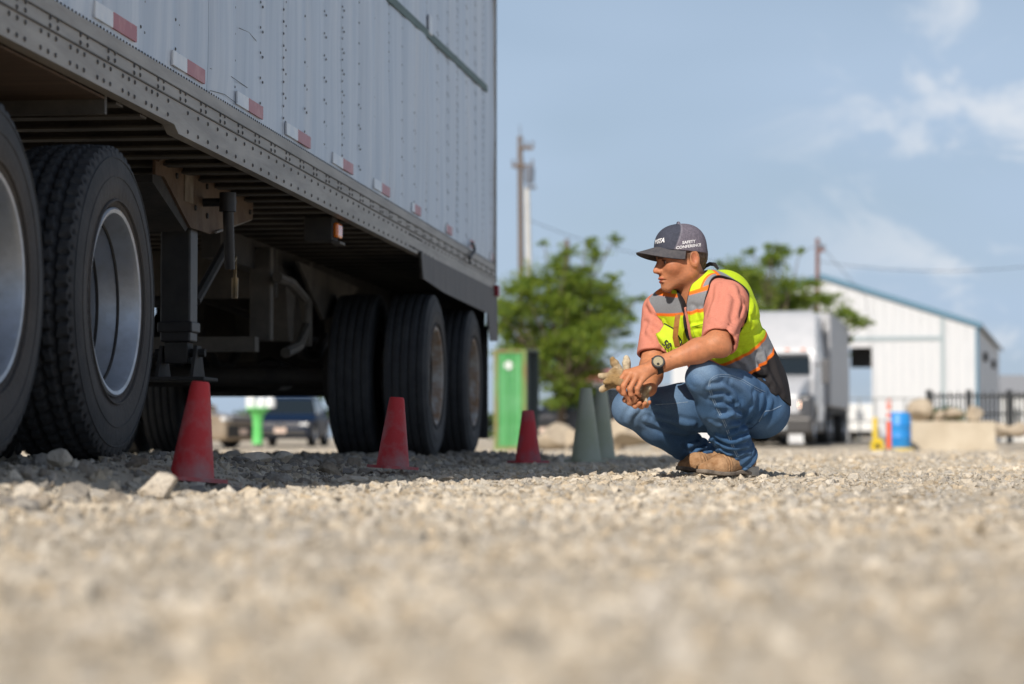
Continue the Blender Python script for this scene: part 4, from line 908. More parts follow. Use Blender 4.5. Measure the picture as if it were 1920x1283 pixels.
# lanyard in the opening, flap of the far front with lettering
def flap():
    U = [[(1246, 607), (1262, 616), (1278, 640)], [(1237, 622), (1256, 634), (1274, 652)], [(1229, 626), (1247, 646), (1270, 658)], [(1236, 643), (1252, 662), (1274, 664)]]
    n = 14; V = []; 
    for i in range(n + 1):
        for j in range(n + 1):
            u, v = i / n * 3, j / n * 2; a, b = min(int(u), 2), min(int(v), 1); fu, fv = u - a, v - b
            p = sum(np.array(U[a + x][b + y]) * (fu if x else 1 - fu) * (fv if y else 1 - fv) for x in (0, 1) for y in (0, 1))
            V.append(mw(p[0], p[1], -0.215 - 0.016 * math.sin(math.pi * i / n) - 0.012 * math.sin(math.pi * j / n) + 0.03 * (1 - j / n)))
    k = n + 1; Qs = [(i * k + j, i * k + j + 1, (i + 1) * k + j + 1, (i + 1) * k + j) for i in range(n) for j in range(n)]
    V = np.array(V); m = len(V); V2 = V + np.array([0.004, 0.006, 0]); rim = [i for i in range(k)] + [i * k + n for i in range(1, k)] + [n * k + j for j in range(n - 1, -1, -1)] + [i * k for i in range(n - 1, 0, -1)]
    Qs = Qs + [tuple(x + m for x in reversed(q)) for q in Qs] + [(rim[i], rim[(i + 1) % len(rim)], rim[(i + 1) % len(rim)] + m, rim[i] + m) for i in range(len(rim))]
    return np.concatenate([V, V2]) - ORG, Qs, V, k
FV, FQ, FS, FK = flap()
fl = link('vest_flap', npmesh('vest_flap', FV, np.array(FQ)), mat('vest_yellow', tuple(YEL), tuple(YEL * 0.9), scale=50, rough=0.75, bump=0.2, bscale=900), vest_o)
e1 = FS[7 * FK + 12] - FS[7 * FK + 3]; e1 /= np.linalg.norm(e1); e2 = FS[2 * FK + 7] - FS[12 * FK + 7]; e2 -= e1 * (e1 @ e2); e2 /= np.linalg.norm(e2)
nn = np.cross(e1, e2); nn = nn if nn[1] < 0 else -nn
text_on('50', 0.034, FS[9 * FK + 8] + nn * 0.006, e1, e2, None, 0, M_pip, vest_o, 0.0006, 0)
edge = [FS[i * FK + 0] for i in range(FK)] + [FS[FK * (FK - 1) + j] for j in range(FK)]
MB().tube([p - ORG for p in [FS[j] for j in range(FK)] + [FS[i * FK + FK - 1] for i in range(FK)]], 0.0026, 6).build('piping', M_pip, vest_o, True)
A = [mw(*p) for p in ((1271, 590, -.245), (1268, 612, -.25), (1266, 632, -.245), (1270, 650, -.235))]
m = MB(); m.add([p + np.array([s * 0.010, 0, s * 0.002]) - ORG + np.array([0, o_, 0]) for o_ in (0, 0.003) for p in A for s in (-1, 1)],
    [(2 * i, 2 * i + 1, 2 * i + 3, 2 * i + 2) for i in range(3)] + [(8 + 2 * i, 10 + 2 * i, 11 + 2 * i, 9 + 2 * i) for i in range(3)] + [(2 * i, 2 * i + 2, 10 + 2 * i, 8 + 2 * i) for i in range(3)] + [(2 * i + 1, 9 + 2 * i, 11 + 2 * i, 2 * i + 3) for i in range(3)])
m.build('lanyard', mat('brown_strap', (0.40, 0.17, 0.03), (0.28, 0.10, 0.02), scale=50, rough=0.7), person)
# upturned dark collar at the nape
MB().tube([p - ORG for p in (mw(1316, 508, -.10), mw(1322, 500, -.10), mw(1331, 495, -.10), mw(1340, 496, -.10), mw(1347, 505, -.10))], [0.005, 0.007, 0.008, 0.008, 0.005], 8).build('collar', M_pip, vest_o, True)

# --- jeans
def jlegs(P):
    c1 = LKN + (LAN - LKN) * 0.33; c2 = LKN + (LAN - LKN) * 0.70
    a = chain(P, [LHIP, LHIP + (LKN - LHIP) * .5, LKN], [0.102, 0.090, 0.068], 0.03)
    sh = chain(P, [LKN, c1 + np.array([0.010, 0, 0]), c2 + np.array([0.004, 0, 0]), LAN + np.array([0.004, 0, -0.0])], [0.064, 0.074, 0.066, 0.068], 0.03)
    # bunched rings above the cuff
    ax = (LAN - LKN); L = np.linalg.norm(ax); ax = ax / L; t = (P - LKN) @ ax; th = np.arctan2((P - LKN) @ np.array([0, 1, 0]), (P - LKN) @ np.array([1, 0, 0.4]))
    w = sstep(0.52, 0.80, t / L); sh = sh - 0.003 * w * np.sin(t * 175 + 2.0 * np.sin(th * 1.5 + 1) + 9 * P[:, 0]) - 0.004 * w
    wk = np.exp(-((t / L - 0.28) / 0.16) ** 2) * sstep(LKN[0] + 0.01, LKN[0] + 0.09, P[:, 0]); sh = sh - 0.006 * wk * np.sin(t * 115 - 28 * P[:, 0] + 1)
    a = smin(a, sh, 0.018)
    d1 = RKN + (RAN - RKN) * 0.35
    b = chain(P, [RHIP, RHIP + (RKN - RHIP) * .5, RKN], [0.102, 0.092, 0.072], 0.03)
    t = (P - RKN) @ ((RAN - RKN) / np.linalg.norm(RAN - RKN)) / np.linalg.norm(RAN - RKN)
    sb = chain(P, [RKN, d1, RAN], [0.066, 0.070, 0.060], 0.03) - 0.003 * sstep(0.55, 0.85, t) * np.sin(t * 62 + 12 * P[:, 0]) 
    b = smin(b, sb, 0.018)
    # drag lines across the thighs
    return a, b
def cut(P, an, kn, e_): n = (an - kn) / np.linalg.norm(an - kn); return (P - an) @ n - e_ 
def jeans(P):
    a, b = jlegs(P); a = smax(a, cut(P, LAN, LKN + np.array([0.08, 0, 0.0]), 0.016), 0.006); b = smax(b, cut(P, RAN, RKN + np.array([0.14, 0, 0.1]), 0.022), 0.006)
    hp = smins([cap(P, LHIP, RHIP, 0.100), cap(P, *WA, 0.112), sph(P, LHIP + np.array([0.010, 0.03, -0.004]), 0.094)], 0.06)
    hp = smax(hp, (P - mw(1455, 690, 0)) @ np.array([-0.25, 0, 0.97]), 0.01)
    d = smin(a, hp, 0.03); d = smin(d, b, 0.012)
    hipf = np.exp(-(ln(P - (LHIP + np.array([-0.02, -0.07, 0.02]))) / 0.10) ** 2)
    d = d + 0.0035 * hipf * np.sin((P - LHIP) @ np.array([80, 30, -60])) + folds(P, 40, 0.0022, 8) + folds(P, 100, 0.0009, 18)
    return d
JF = fold_set(jeans, [([z2(*q) for q in c], a, w) for c, a, w in (
    [[(1000, 470), (1090, 450), (1170, 500), (1215, 590)], .008, .010], [[(1010, 530), (1100, 520), (1160, 570), (1190, 650)], .007, .010], [[(1090, 700), (1170, 680), (1240, 690)], .009, .009], [[(1060, 610), (1130, 620), (1200, 700)], .006, .009],
    [[(1420, 530), (1385, 640), (1330, 740)], .006, .010], [[(1360, 520), (1320, 640), (1270, 720)], .006, .010], [[(1480, 560), (1450, 660), (1400, 700)], .004, .010], [[(1000, 740), (1060, 770), (1120, 760)], .004, .009],
    [[(1040, 850), (1140, 900), (1240, 880), (1310, 850)], .009, .008], [[(1050, 910), (1160, 950), (1290, 930)], .008, .007], [[(1150, 840), (1230, 800), (1290, 790)], .008, .008], [[(1090, 800), (1170, 760), (1240, 760)], .007, .009], [[(1060, 960), (1150, 1000), (1310, 980)], .006, .006],
    [[(400, 630), (350, 680), (330, 740)], .006, .010], [[(560, 700), (700, 730), (850, 760)], .006, .011], [[(480, 720), (640, 790), (800, 830)], .006, .010], [[(820, 930), (900, 900), (1010, 880)], .008, .008], [[(880, 965), (960, 930), (1040, 905)], .007, .007], [[(910, 1000), (1000, 970), (1050, 960)], .006, .006],
    [[(380, 560), (480, 600), (560, 600)], .004, .010], [[(870, 400), (930, 430), (960, 500)], .003, .012], [[(1180, 420), (1260, 470), (1330, 560)], .005, .011])])
def jeans2(P): return jeans(P) - 1.35 * JF(P)
def jeanc(P):
    c = np.tile(np.array([0.040, 0.102, 0.215]), (len(P), 1))
    def fade(c0, r, k):
        nonlocal c; w = (k * np.exp(-(ln(P - c0) / r) ** 2) * (0.75 + 0.35 * wob(P, 50, 22)))[:, None]; w = np.clip(w, 0, 1); c = c * (1 - w) + np.array([0.23, 0.34, 0.48]) * w
    fade(LKN + np.array([-0.01, -0.06, 0.03]), 0.10, 0.75); fade((LHIP + LKN) / 2 + np.array([0, -0.06, 0.06]), 0.11, 0.55); fade(RKN + np.array([-0.02, -0.05, 0.03]), 0.12, 0.75)
    fade((RKN + RHIP) / 2 + np.array([-0.03, -0.04, 0.07]), 0.10, 0.6); fade(LKN + (LAN - LKN) * 0.5 + np.array([-0.02, -0.07, 0]), 0.06, 0.35); fade(LHIP + np.array([0.05, -0.06, -0.02]), 0.09, 0.35)
    fade(LAN + np.array([0, -0.05, 0.02]), 0.08, 0.3)
    hem = (np.abs(cut(P, LAN, LKN + np.array([0.08, 0, 0.0]), 0.010)) < 0.010) & (ln(P - LAN) < 0.12) | (np.abs(cut(P, RAN, RKN + np.array([0.14, 0, 0.1]), 0.016)) < 0.010) & (ln(P - RAN) < 0.11)
    c = np.where(hem[:, None], c * np.where(wob(P, 420, 33) > 0.1, 1.9, 0.75)[:, None] + 0.01, c)
    g = np.clip(wob(P, 9, 28), 0, 1)[:, None]; return np.clip(c * (1 + 0.09 * wob(P, 75, 50)[:, None]) + 0.02 * g, 0.01, 1)
M_denim = mat('denim', (0.80, 0.82, 0.86), (1.18, 1.15, 1.10), scale=300, rough=0.88, vcol='Col', bump=0.35, bscale=1300, spec=0.15)
JLO = mw(1120, 885, 0) * [1, 0, 1] + [0, DM - 0.52, 0]; JHI = mw(1500, 655, 0) * [1, 0, 1] + [0, DM + 0.40, 0]
jo = sdfobj('jeans', jeans2, JLO, JHI, 0.0036, M_denim, person, jeanc, ORG)
M_st = mat('denim_thread', (0.30, 0.40, 0.52), (0.16, 0.24, 0.36), scale=200, rough=0.8)
seam = [(1434, 735), (1411, 723), (1392, 711), (1369, 703), (1345, 702), (1331, 711), (1328, 725), (1334, 746), (1345, 770), (1357, 793), (1364, 812), (1371, 835), (1382, 857)]
line_on('side_seam', jeans2, seam, 0.0004, 0.0015, M_st, jo, 60)
line_on('side_seam', jeans2, [(x + (3.5 if i > 5 else 0), y + (4 if i < 6 else 0)) for i, (x, y) in enumerate(seam)], 0.0002, 0.0012, M_st, jo, 60)
line_on('pocket_seam', jeans2, [(1465, 761), (1446, 770), (1434, 771), (1423, 791)], 0.0003, 0.0016, M_st, jo, 30)
line_on('crotch_seam', jeans2, [(1423, 791), (1413, 800), (1404, 807)], 0.0002, 0.0014, mat('dark_denim_thread', (0.03, 0.06, 0.12), rough=0.8), jo, 16)
line_on('inner_seam', jeans2, [(1229, 759), (1262, 757), (1290, 754)], 0.0003, 0.0013, M_st, jo, 24)

# --- boots
M_boot = mat('tan_leather', (0.28, 0.145, 0.065), (0.46, 0.28, 0.155), scale=28, rough=0.75, bump=0.5, bscale=120, spec=0.25)
M_sole = mat('boot_sole', (0.13, 0.105, 0.085), (0.24, 0.20, 0.16), scale=40, rough=0.9, bump=0.3)
M_heel = mat('boot_heel', (0.36, 0.34, 0.31), (0.48, 0.45, 0.40), scale=30, rough=0.9, bump=0.3)
def boot(an, heel, ball, toe, seed):
    heel, ball, toe = [np.array(q) for q in (heel, ball, toe)]; zb = min(toe[2], ball[2], heel[2])
    dr = toe - heel; dr[2] = 0; dr /= np.linalg.norm(dr); sd = np.array([-dr[1], dr[0], 0])
    def up(P):
        d = smins([cap(P, heel + [0, 0, 0.045] + dr * 0.008, ball + [0, 0, 0.034], 0.032, 0.037), cap(P, ball + [0, 0, 0.032], toe + [0, 0, 0.027], 0.038, 0.024),
                   cap(P, heel + dr * 0.03 + np.array([0, 0, 0.05]), an + [0, 0, 0.03], 0.030, 0.044), cap(P, ball + [0, 0, 0.034], an, 0.034, 0.040)], 0.03)
        d = d + folds(P, 90, 0.0016, 44) + 0.002 * np.exp(-(((P - ball) @ dr + 0.01) / 0.02) ** 2) * np.sin((P - ball) @ dr * 420)
        return smax(d, -(P[:, 2] - zb - 0.013), 0.003)
    def so(P):
        q = P.copy(); q[:, 2] = zb + 0.02
        pl = smins([cap(q, np.append(heel[:2], zb + .02), np.append(ball[:2], zb + .02), 0.033, 0.042), cap(q, np.append(ball[:2], zb + .02), np.append(toe[:2], zb + .02), 0.043, 0.029)], 0.03)
        t = (P - heel) @ dr / np.linalg.norm((toe - heel)[:2]); rise = 0.011 * sstep(0.72, 1.12, t) + 0.006 * np.exp(-((t - 0.32) / 0.12) ** 2)
        return smax(pl, np.abs(P[:, 2] - zb - 0.0085 - rise) - 0.0075, 0.003)
    def he(P):
        q = P.copy(); q[:, 2] = 0; h0 = np.append(heel[:2], 0)
        d = cap(q, h0 + dr * 0.0, h0 + dr * 0.028, 0.037, 0.035); d = np.maximum(d, -((P - heel) @ dr + 0.075))
        return smax(np.maximum(d, (P - heel) @ dr - 0.046), np.abs(P[:, 2] - zb - 0.0155) - 0.0185, 0.003)
    lo = np.minimum(heel, toe) - [0.09, 0.09, 0.06]; hi = np.maximum(np.maximum(heel, toe), an) + [0.1, 0.1, 0.09]
    b = sdfobj('boot', up, lo, hi, 0.003, M_boot, person, None, ORG); sdfobj('sole', so, lo, hi, 0.0026, M_sole, b, None, ORG); sdfobj('heel', he, lo, hi, 0.0026, M_heel, b, None, ORG)
boot(LAN, mw(1405, 888, -0.07), mw(1350, 892, -0.19), mw(1320, 893, -0.24), 1)
boot(RAN + np.array([0, 0, -0.02]), mw(1356, 886, 0.20), mw(1306, 887, 0.12), mw(1281, 887, 0.09), 2)

# --- wrist watch
ax = (LEL - LWR) / np.linalg.norm(LEL - LWR); wc = LWR + ax * 0.004; tow = np.array([-0.10, -0.95, 0.30]); tow -= ax * (ax @ tow); tow /= np.linalg.norm(tow); tv = np.cross(ax, tow)
watch = empty('wrist_watch', wc - ORG, 0, person)
V = []; Fq = []; n = 36
for i in range(n):
    a = 2 * math.pi * i / n
    for (r, o_) in ((0.0290, -0.011), (0.0330, -0.0105), (0.0330, 0.0105), (0.0290, 0.011)): V.append(tow * r * math.cos(a) + tv * r * math.sin(a) + ax * o_)
for i in range(n):
    for j in range(4): Fq.append((i * 4 + j, ((i + 1) % n) * 4 + j, ((i + 1) % n) * 4 + (j + 1) % 4, i * 4 + (j + 1) % 4))
MB().add(V, Fq).build('strap', M_pip, watch, True)
def disc(r, z0, z1, name, m, k=28, c=(0, 0)):
    o = MB(); V = []; cc = ax * c[0] + tv * c[1]
    for (rr, z) in ((r * 0.0, z0), (r, z0), (r, z1 - 0.0015), (r * 0.93, z1), (0.0, z1)):
        for i in range(k): a = 2 * math.pi * i / k; V.append(cc + tow * z + ax * rr * math.cos(a) + tv * rr * math.sin(a))
    o.add(V, [(j * k + i, j * k + (i + 1) % k, (j + 1) * k + (i + 1) % k, (j + 1) * k + i) for j in range(4) for i in range(k)]); return o.build(name, m, watch, True)
disc(0.0245, 0.026, 0.0405, 'case', mat('watch_case', (0.02, 0.02, 0.024), rough=0.35))
disc(0.0185, 0.0405, 0.0412, 'dial', mat('watch_dial', (0.40, 0.34, 0.20), (0.30, 0.26, 0.18), scale=200, rough=0.3))
disc(0.0055, 0.0412, 0.0418, 'small_dial', M_pip, 16, (-0.004, 0.010))

# --- work gloves in the hands
GL = [[(1185, 716, -.40), (1168, 706, -.40), (1152, 680, -.41), (1149, 676, -.41)], [(1185, 714, -.39), (1176, 700, -.385), (1175, 682, -.385), (1174, 673, -.385)],
      [(1180, 716, -.42), (1160, 708, -.43), (1140, 706, -.43), (1127, 706, -.43)], [(1182, 720, -.41), (1165, 720, -.42), (1145, 722, -.42), (1129, 731, -.42)],
      [(1180, 718, -.43), (1162, 716, -.445), (1146, 713, -.45), (1136, 716, -.45)], [(1176, 708, -.40), (1163, 700, -.42), (1152, 697, -.425), (1146, 699, -.425)]]
def gloves(P):
    d = None
    for i, L in enumerate(GL):
        g = chain(P, [mw(*q) for q in L], [0.016, 0.0165, 0.0140, 0.0118], 0.006); d = g if d is None else smin(d, g, 0.003)
    d = smin(d, cap(P, mw(1186, 718, -.41), mw(1210, 740, -.375), 0.022, 0.016), 0.015)
    d = smin(d, cap(P, mw(1204, 738, -.40), mw(1216, 728, -.42), 0.014, 0.010), 0.01); d = smin(d, cap(P, mw(1205, 742, -.41), mw(1212, 756, -.43), 0.012, 0.007), 0.01)
    return d + 0.0016 * wob(P, 140, 9) + 0.0012 * wob(P, 380, 19)
def glovec(P):
    w = np.clip(0.5 + 0.7 * wob(P, 60, 14), 0, 1)[:, None]; return np.array([0.66, 0.57, 0.42]) * w + (1 - w) * np.array([0.34, 0.22, 0.10])
GC = mw(1172, 715, -0.41)
g_o = sdfobj('work_gloves', gloves, GC - 0.13, GC + 0.13, 0.0024, mat('glove_leather', (0.75, 0.75, 0.75), (1.1, 1.1, 1.1), scale=90, rough=0.9, vcol='Col', bump=0.4, bscale=500, spec=0.15), None, glovec, GC)
g_o.location = GC; tag(g_o, 'pale tan leather work gloves held in the clasped hands', 'gloves')
# ---------------------------------------------------------------- traffic cones
def cone(px, top, base, bodyw, basew, d, m, label, base_m=None, topw=None, group='red marker cones along the trailer', wear=0.0, tilt=(0, 0)):
    k = F / d; H = (base - top) / k; p = at(px, base, d); r = bodyw / 2 / k; rt = (topw or bodyw * 0.42) / 2 / k; R = basew / 2 / k
    root = empty('traffic_cone', (p[0], p[1], p[2])); tag(root, label, 'cone', group)
    m_ = MB(); m_.lathe([(r - 0.004, 0.006), (r, 0.010), (r * 0.985, 0.02), (rt + 0.002, H - 0.012), (rt, H - 0.004), (rt * 0.86, H), (rt * 0.78, H - 0.004), (rt * 0.74, H - 0.03), (r * 0.9, 0.012)], 48)
    m_.build('cone_body', m, root, True)
    b = MB(); seg = 8; pts = []
    for q in range(4):
        for i in range(seg + 1):
            a = math.pi / 2 * (q + i / seg); cx = (R * 0.78) * (1 if q in (0, 3) else -1); cy = (R * 0.78) * (1 if q in (0, 1) else -1); pts.append((cx + R * 0.22 * math.cos(a), cy + R * 0.22 * math.sin(a), 0.0))
    b.poly(pts, (0, 0, 0.012)); o = b.build('cone_base', base_m or m, root); o.rotation_euler = (0, 0, 0.35)
    root.rotation_euler = (tilt[0], tilt[1], 0.2); return root
M_cone = mat('red_cone', (0.60, 0.038, 0.045), (0.44, 0.22, 0.225), scale=5, rough=0.65, stretch=(1, 1, 1.0), bump=0.15, bscale=80, rng=(0.44, 0.66))
M_cone2 = mat('red_cone_worn', (0.55, 0.035, 0.045), (0.33, 0.11, 0.13), scale=7, rough=0.7, bump=0.15, bscale=80, rng=(0.42, 0.66))
M_gc = mat('olive_cone', (0.36, 0.40, 0.29), (0.42, 0.45, 0.37), scale=6, rough=0.7, bump=0.1)
cone(359, 715, 902, 84, 108, 7.35, M_cone, 'nearest faded red traffic cone beside the large pale rock', topw=34, tilt=(0, 0.085))
cone(736, 745, 879, 62, 76, 10.2, M_cone, 'dusty red traffic cone standing before the rear trailer wheels', topw=27, tilt=(0, 0.06))
cone(990, 770, 868, 48, 62, 13.9, M_cone2, 'farthest and darkest red traffic cone left of the green cones', topw=22)
G2 = 'pale olive cones beside the person'
cone(1099, 728, 866, 56, 64, 15.0, M_gc, 'front olive green cone of the overlapping pair, fully visible', topw=21, group=G2)
cone(1128, 728, 861, 52, 62, 16.6, M_gc, 'rear olive green cone half hidden behind its twin', topw=20, group=G2)
# ---------------------------------------------------------------- background things
def zp(px, d): return float(zg(at(px, HOR, d)[0], d))
M_glass = mat('dark_glass', (0.015, 0.022, 0.028), rough=0.08, spec=0.6)
M_tyre2 = mat('car_tyre', (0.03, 0.03, 0.032), (0.045, 0.045, 0.045), scale=10, rough=0.8)
M_chrome = mat('chrome', (0.75, 0.76, 0.78), rough=0.12, metal=1.0)
M_lens = mat('clear_lens', (0.75, 0.76, 0.76), rough=0.12, coat=0.5)
M_plate = mat('pale_plate', (0.72, 0.60, 0.52), (0.62, 0.45, 0.36), scale=18, rough=0.4)
CW = MB(); CW.lathe([(0.20, -0.10), (0.30, -0.11), (0.33, -0.08), (0.335, 0.08), (0.30, 0.11), (0.20, 0.10)], 32, 'Y'); CW_T = CW.mesh('tyre', True)
CW = MB(); CW.lathe([(0.21, 0.10), (0.205, 0.06), (0.16, 0.05), (0.05, 0.07), (0.0, 0.07)], 24, 'Y'); CW.lathe([(0.21, -0.10), (0.205, -0.06), (0.16, -0.05), (0.05, -0.07), (0.0, -0.07)], 24, 'Y')
for k in range(5):
    a = 2 * math.pi * k / 5
    for s in (-1, 1): CW.tube([(0.05 * math.cos(a), s * 0.075, 0.05 * math.sin(a)), (0.2 * math.cos(a), s * 0.075, 0.2 * math.sin(a))], 0.022, 6)
CW_R = CW.mesh('rim', True)
def car(px, d, head, paint, label, kind='sedan', name='parked_car', cat='car', group='cars parked beyond the trailer', dz=0.0):
    # local frame: x forward, y left, z up; head = heading angle about z
    p = at(px, HOR, d); root = empty(name, (p[0], d, zp(px, d) + dz), head); tag(root, label, cat, group)
    spec = dict(sedan=(4.6, 1.8, 0.86, 1.44, 0.05, -1.75, 0.95), suv=(4.7, 1.88, 1.02, 1.72, -0.25, -2.2, 0.85), pickup=(5.6, 1.95, 1.12, 1.86, 0.1, -1.3, 0.9))[kind]
    Lg, Wd, hb, ht, cx, rear, fr = spec; wb = Lg * 0.29
    def low(P):
        q = P.copy(); tp = 1 - 0.10 * sstep(0.6, 1.0, np.abs(P[:, 0]) / (Lg / 2)); q[:, 1] = P[:, 1] / tp
        top = hb - 0.16 * sstep(0.1, 1.0, P[:, 0] / (Lg / 2)) * (kind != 'pickup')
        d_ = rbox(q, (0, 0, (0.2 + hb) / 2), (Lg / 2, Wd / 2, (hb - 0.2) / 2), 0.13); return np.maximum(d_, P[:, 2] - top)
    def cabin(P):
        t = np.clip((P[:, 2] - hb + 0.1) / (ht - hb + 0.1), 0, 1); f0, r0 = fr + 0.15, rear
        f_ = f0 - 0.75 * t; r_ = r0 + (0.55 if kind == 'sedan' else 0.12) * t; w_ = Wd / 2 - 0.06 - 0.2 * t ** 1.5
        d_ = np.maximum(np.maximum(P[:, 0] - f_, r_ - P[:, 0]), np.abs(P[:, 1]) - w_); return smax(smax(d_, P[:, 2] - ht, 0.12), hb - 0.3 - P[:, 2], 0.02)
    def shell(P):
        d_ = smin(low(P), cabin(P), 0.06)
        for wx in (-wb, wb): d_ = smax(d_, -np.maximum(np.hypot(P[:, 0] - wx, P[:, 2] - 0.33) - 0.40, 0.45 - np.abs(P[:, 1])), 0.02)
        if kind == 'pickup': d_ = smax(d_, -rbox(P, (-1.95, 0, 1.2), (0.72, Wd / 2 - 0.12, 0.6), 0.03), 0.02)
        return d_
    sdfobj('body', shell, (-Lg / 2 - .1, -Wd / 2 - .1, 0.1), (Lg / 2 + .1, Wd / 2 + .1, ht + .1), 0.03, paint, root)
    def gl(P):
        d_ = cabin(P) - 0.006; d_ = np.maximum(d_, hb + 0.05 - P[:, 2]); d_ = np.maximum(d_, P[:, 2] - ht + 0.09)
        pil = np.minimum(np.abs(P[:, 0] - (fr - 0.95)), np.abs(P[:, 0] - (rear + 0.75))) - 0.04; side = np.abs(P[:, 1]) > Wd / 2 - 0.32
        return np.maximum(d_, np.where(side, -pil, -1))
    sdfobj('windows', gl, (-Lg / 2 - .1, -Wd / 2 - .1, 0.5), (Lg / 2 + .1, Wd / 2 + .1, ht + .1), 0.03, M_glass, root)
    for wx in (-wb, wb):
        for sy in (-1, 1):
            w = empty('wheel', (wx, sy * (Wd / 2 - 0.12), 0.335), 0, root); link('tyre', CW_T, M_tyre2, w); link('rim', CW_R, M_chrome, w)
    for sy in (-1, 1):
        MB().box((Lg / 2 - 0.16, sy * 0.66 - 0.2, hb - 0.30), (Lg / 2 + 0.005, sy * 0.66 + 0.14, hb - 0.19), bev=0.03).build('headlight', M_lens, root)
        MB().box((-Lg / 2 - 0.005, sy * 0.72 - 0.1, hb - 0.25), (-Lg / 2 + 0.1, sy * 0.72 + 0.1, hb - 0.08), bev=0.02).build('tail_light', mat('dark_red_lens', (0.25, 0.01, 0.02), rough=0.3), root)
        MB().box((0.55, sy * (Wd / 2) - 0.02 + sy * 0.08, hb + 0.02), (0.7, sy * (Wd / 2) + 0.02 + sy * 0.16, hb + 0.16), bev=0.03).build('mirror', paint, root)
    MB().box((Lg / 2 - 0.05, -0.55, hb - 0.33), (Lg / 2 + 0.012, 0.55, hb - 0.2), bev=0.01).build('grille', mat('grey_trim', (0.12, 0.12, 0.13), rough=0.4), root)
    MB().box((Lg / 2 - 0.05, -0.75, 0.28), (Lg / 2 + 0.014, 0.75, hb - 0.40), bev=0.03).build('lower_grille', M_black, root)
    MB().box((Lg / 2 + 0.012, -0.17, 0.36), (Lg / 2 + 0.028, 0.17, 0.52)).build('number_plate', M_plate, root)
    return root
M_navy = mat('navy_paint', (0.006, 0.018, 0.048), rough=0.45, spec=0.2)
M_gold = mat('gold_paint', (0.30, 0.23, 0.16), (0.36, 0.29, 0.21), scale=3, rough=0.35, metal=0.3, coat=0.4)
M_dpaint = mat('charcoal_paint', (0.03, 0.034, 0.045), rough=0.3, coat=0.5)
vw = car(547, 71, math.radians(-90 - 3), M_navy, 'dark blue sedan facing the camera, seen beneath the trailer', 'sedan')
em = empty('badge', (2.315, 0, 0.60), 0, vw); em.rotation_euler = (0, 0, 0)
MB().lathe([(0.082, 0.0), (0.10, 0.0), (0.10, 0.02), (0.082, 0.02)], 32, 'X').build('ring', M_chrome, em)
def strokes(pts): 
    m = MB()
    for a, b in zip(pts[:-1], pts[1:]): m.tube([(0.012, a[0], a[1]), (0.012, b[0], b[1])], 0.011, 6)
    return m
strokes([(-0.045, 0.075), (0.0, 0.005), (0.045, 0.075)]).build('letter_stroke', M_chrome, em)
strokes([(-0.08, 0.035), (-0.04, -0.068), (0.0, 0.0), (0.04, -0.068), (0.08, 0.035)]).build('letter_stroke', M_chrome, em)
car(322, 66, math.radians(-90 + 62), M_gold, 'gold beige SUV seen from the side beneath the trailer', 'suv')
car(1095, 78, math.radians(-90 - 28), M_dpaint, 'charcoal pickup truck parked behind the olive cones', 'pickup', group='cars parked beyond the trailer')
# green flared stand with white jugs
p = at(483, 833, 58); root = empty('green_post', (p[0], p[1], p[2])); tag(root, 'bright green flared post topped with white plastic jugs beside the gold SUV', 'post')
M_gr = mat('bright_green', (0.12, 0.55, 0.13), (0.16, 0.62, 0.18), scale=4, rough=0.5)
m = MB(); m.lathe([(0.0, 0), (0.14, 0), (0.125, 0.1), (0.115, 0.4), (0.13, 0.62), (0.19, 0.76), (0.3, 0.84), (0.3, 0.87), (0.0, 0.87)], 28); m.build('post', M_gr, root, True)
M_wp = mat('white_plastic', (0.78, 0.79, 0.78), (0.70, 0.72, 0.72), scale=5, rough=0.4)
for dx, dy_, r, h in ((-0.16, 0.0, 0.13, 0.40), (0.10, -0.05, 0.12, 0.26), (0.30, 0.02, 0.13, 0.27)):
    j = MB(); j.lathe([(0, 0), (r, 0), (r, h * 0.6), (r * 0.8, h * 0.82), (r * 0.35, h * 0.92), (r * 0.35, h), (0, h)], 20); j.build('jug', M_wp, root, True, loc=(dx, dy_, 0.872))
# shipping container, end towards the camera
cd = 60.0; k = F / cd; a = at(926, 850, cd); b = at(987, 850, cd); w_ = b[0] - a[0]; zt = at(950, 656, cd)[2]; H_ = zt - a[2]
box = empty('shipping_container', a); tag(box, 'bright green shipping container with rusty corner posts behind the trailer', 'container')
M_ct = mat('container_green', (0.09, 0.36, 0.12), (0.14, 0.42, 0.17), scale=2, rough=0.5); M_cs = mat('container_shade_side', (0.05, 0.075, 0.08), (0.07, 0.095, 0.10), scale=3, rough=0.6)  # slate side colour carries the shade of the container's unlit face
M_cr = mat('container_rust', (0.17, 0.33, 0.10), (0.28, 0.14, 0.06), scale=1.8, rough=0.75, stretch=(2, 1, 0.5))
for x in (0, w_ - 0.10): MB().box((x, 0, 0), (x + 0.10, 0.16, H_), bev=0.01).build('corner_post', M_cr, box)
MB().box((0.10, 0.02, H_ - 0.07), (w_ - 0.10, 0.14, H_)).build('top_rail', M_cr, box); MB().box((0.10, 0.02, 0.0), (w_ - 0.10, 0.14, 0.16)).build('bottom_rail', M_cr, box)
n = 4; dw = (w_ - 0.21) / n
for i in range(n): m = MB(); x = 0.105 + dw * i; m.poly([(x, 0.08, 0.165), (x + dw * .3, 0.05, 0.165), (x + dw * .7, 0.05, 0.165), (x + dw - 0.004, 0.08, 0.165), (x + dw - 0.004, 0.13, 0.165), (x, 0.13, 0.165)], (0, 0, H_ - 0.24)); m.build('door_panel', M_ct, box)
for x in (0.32, w_ - 0.36): MB().tube([(x, 0.035, 0.1), (x, 0.035, H_ - 0.1)], 0.02, 8).build('lock_rod', M_ct, box)
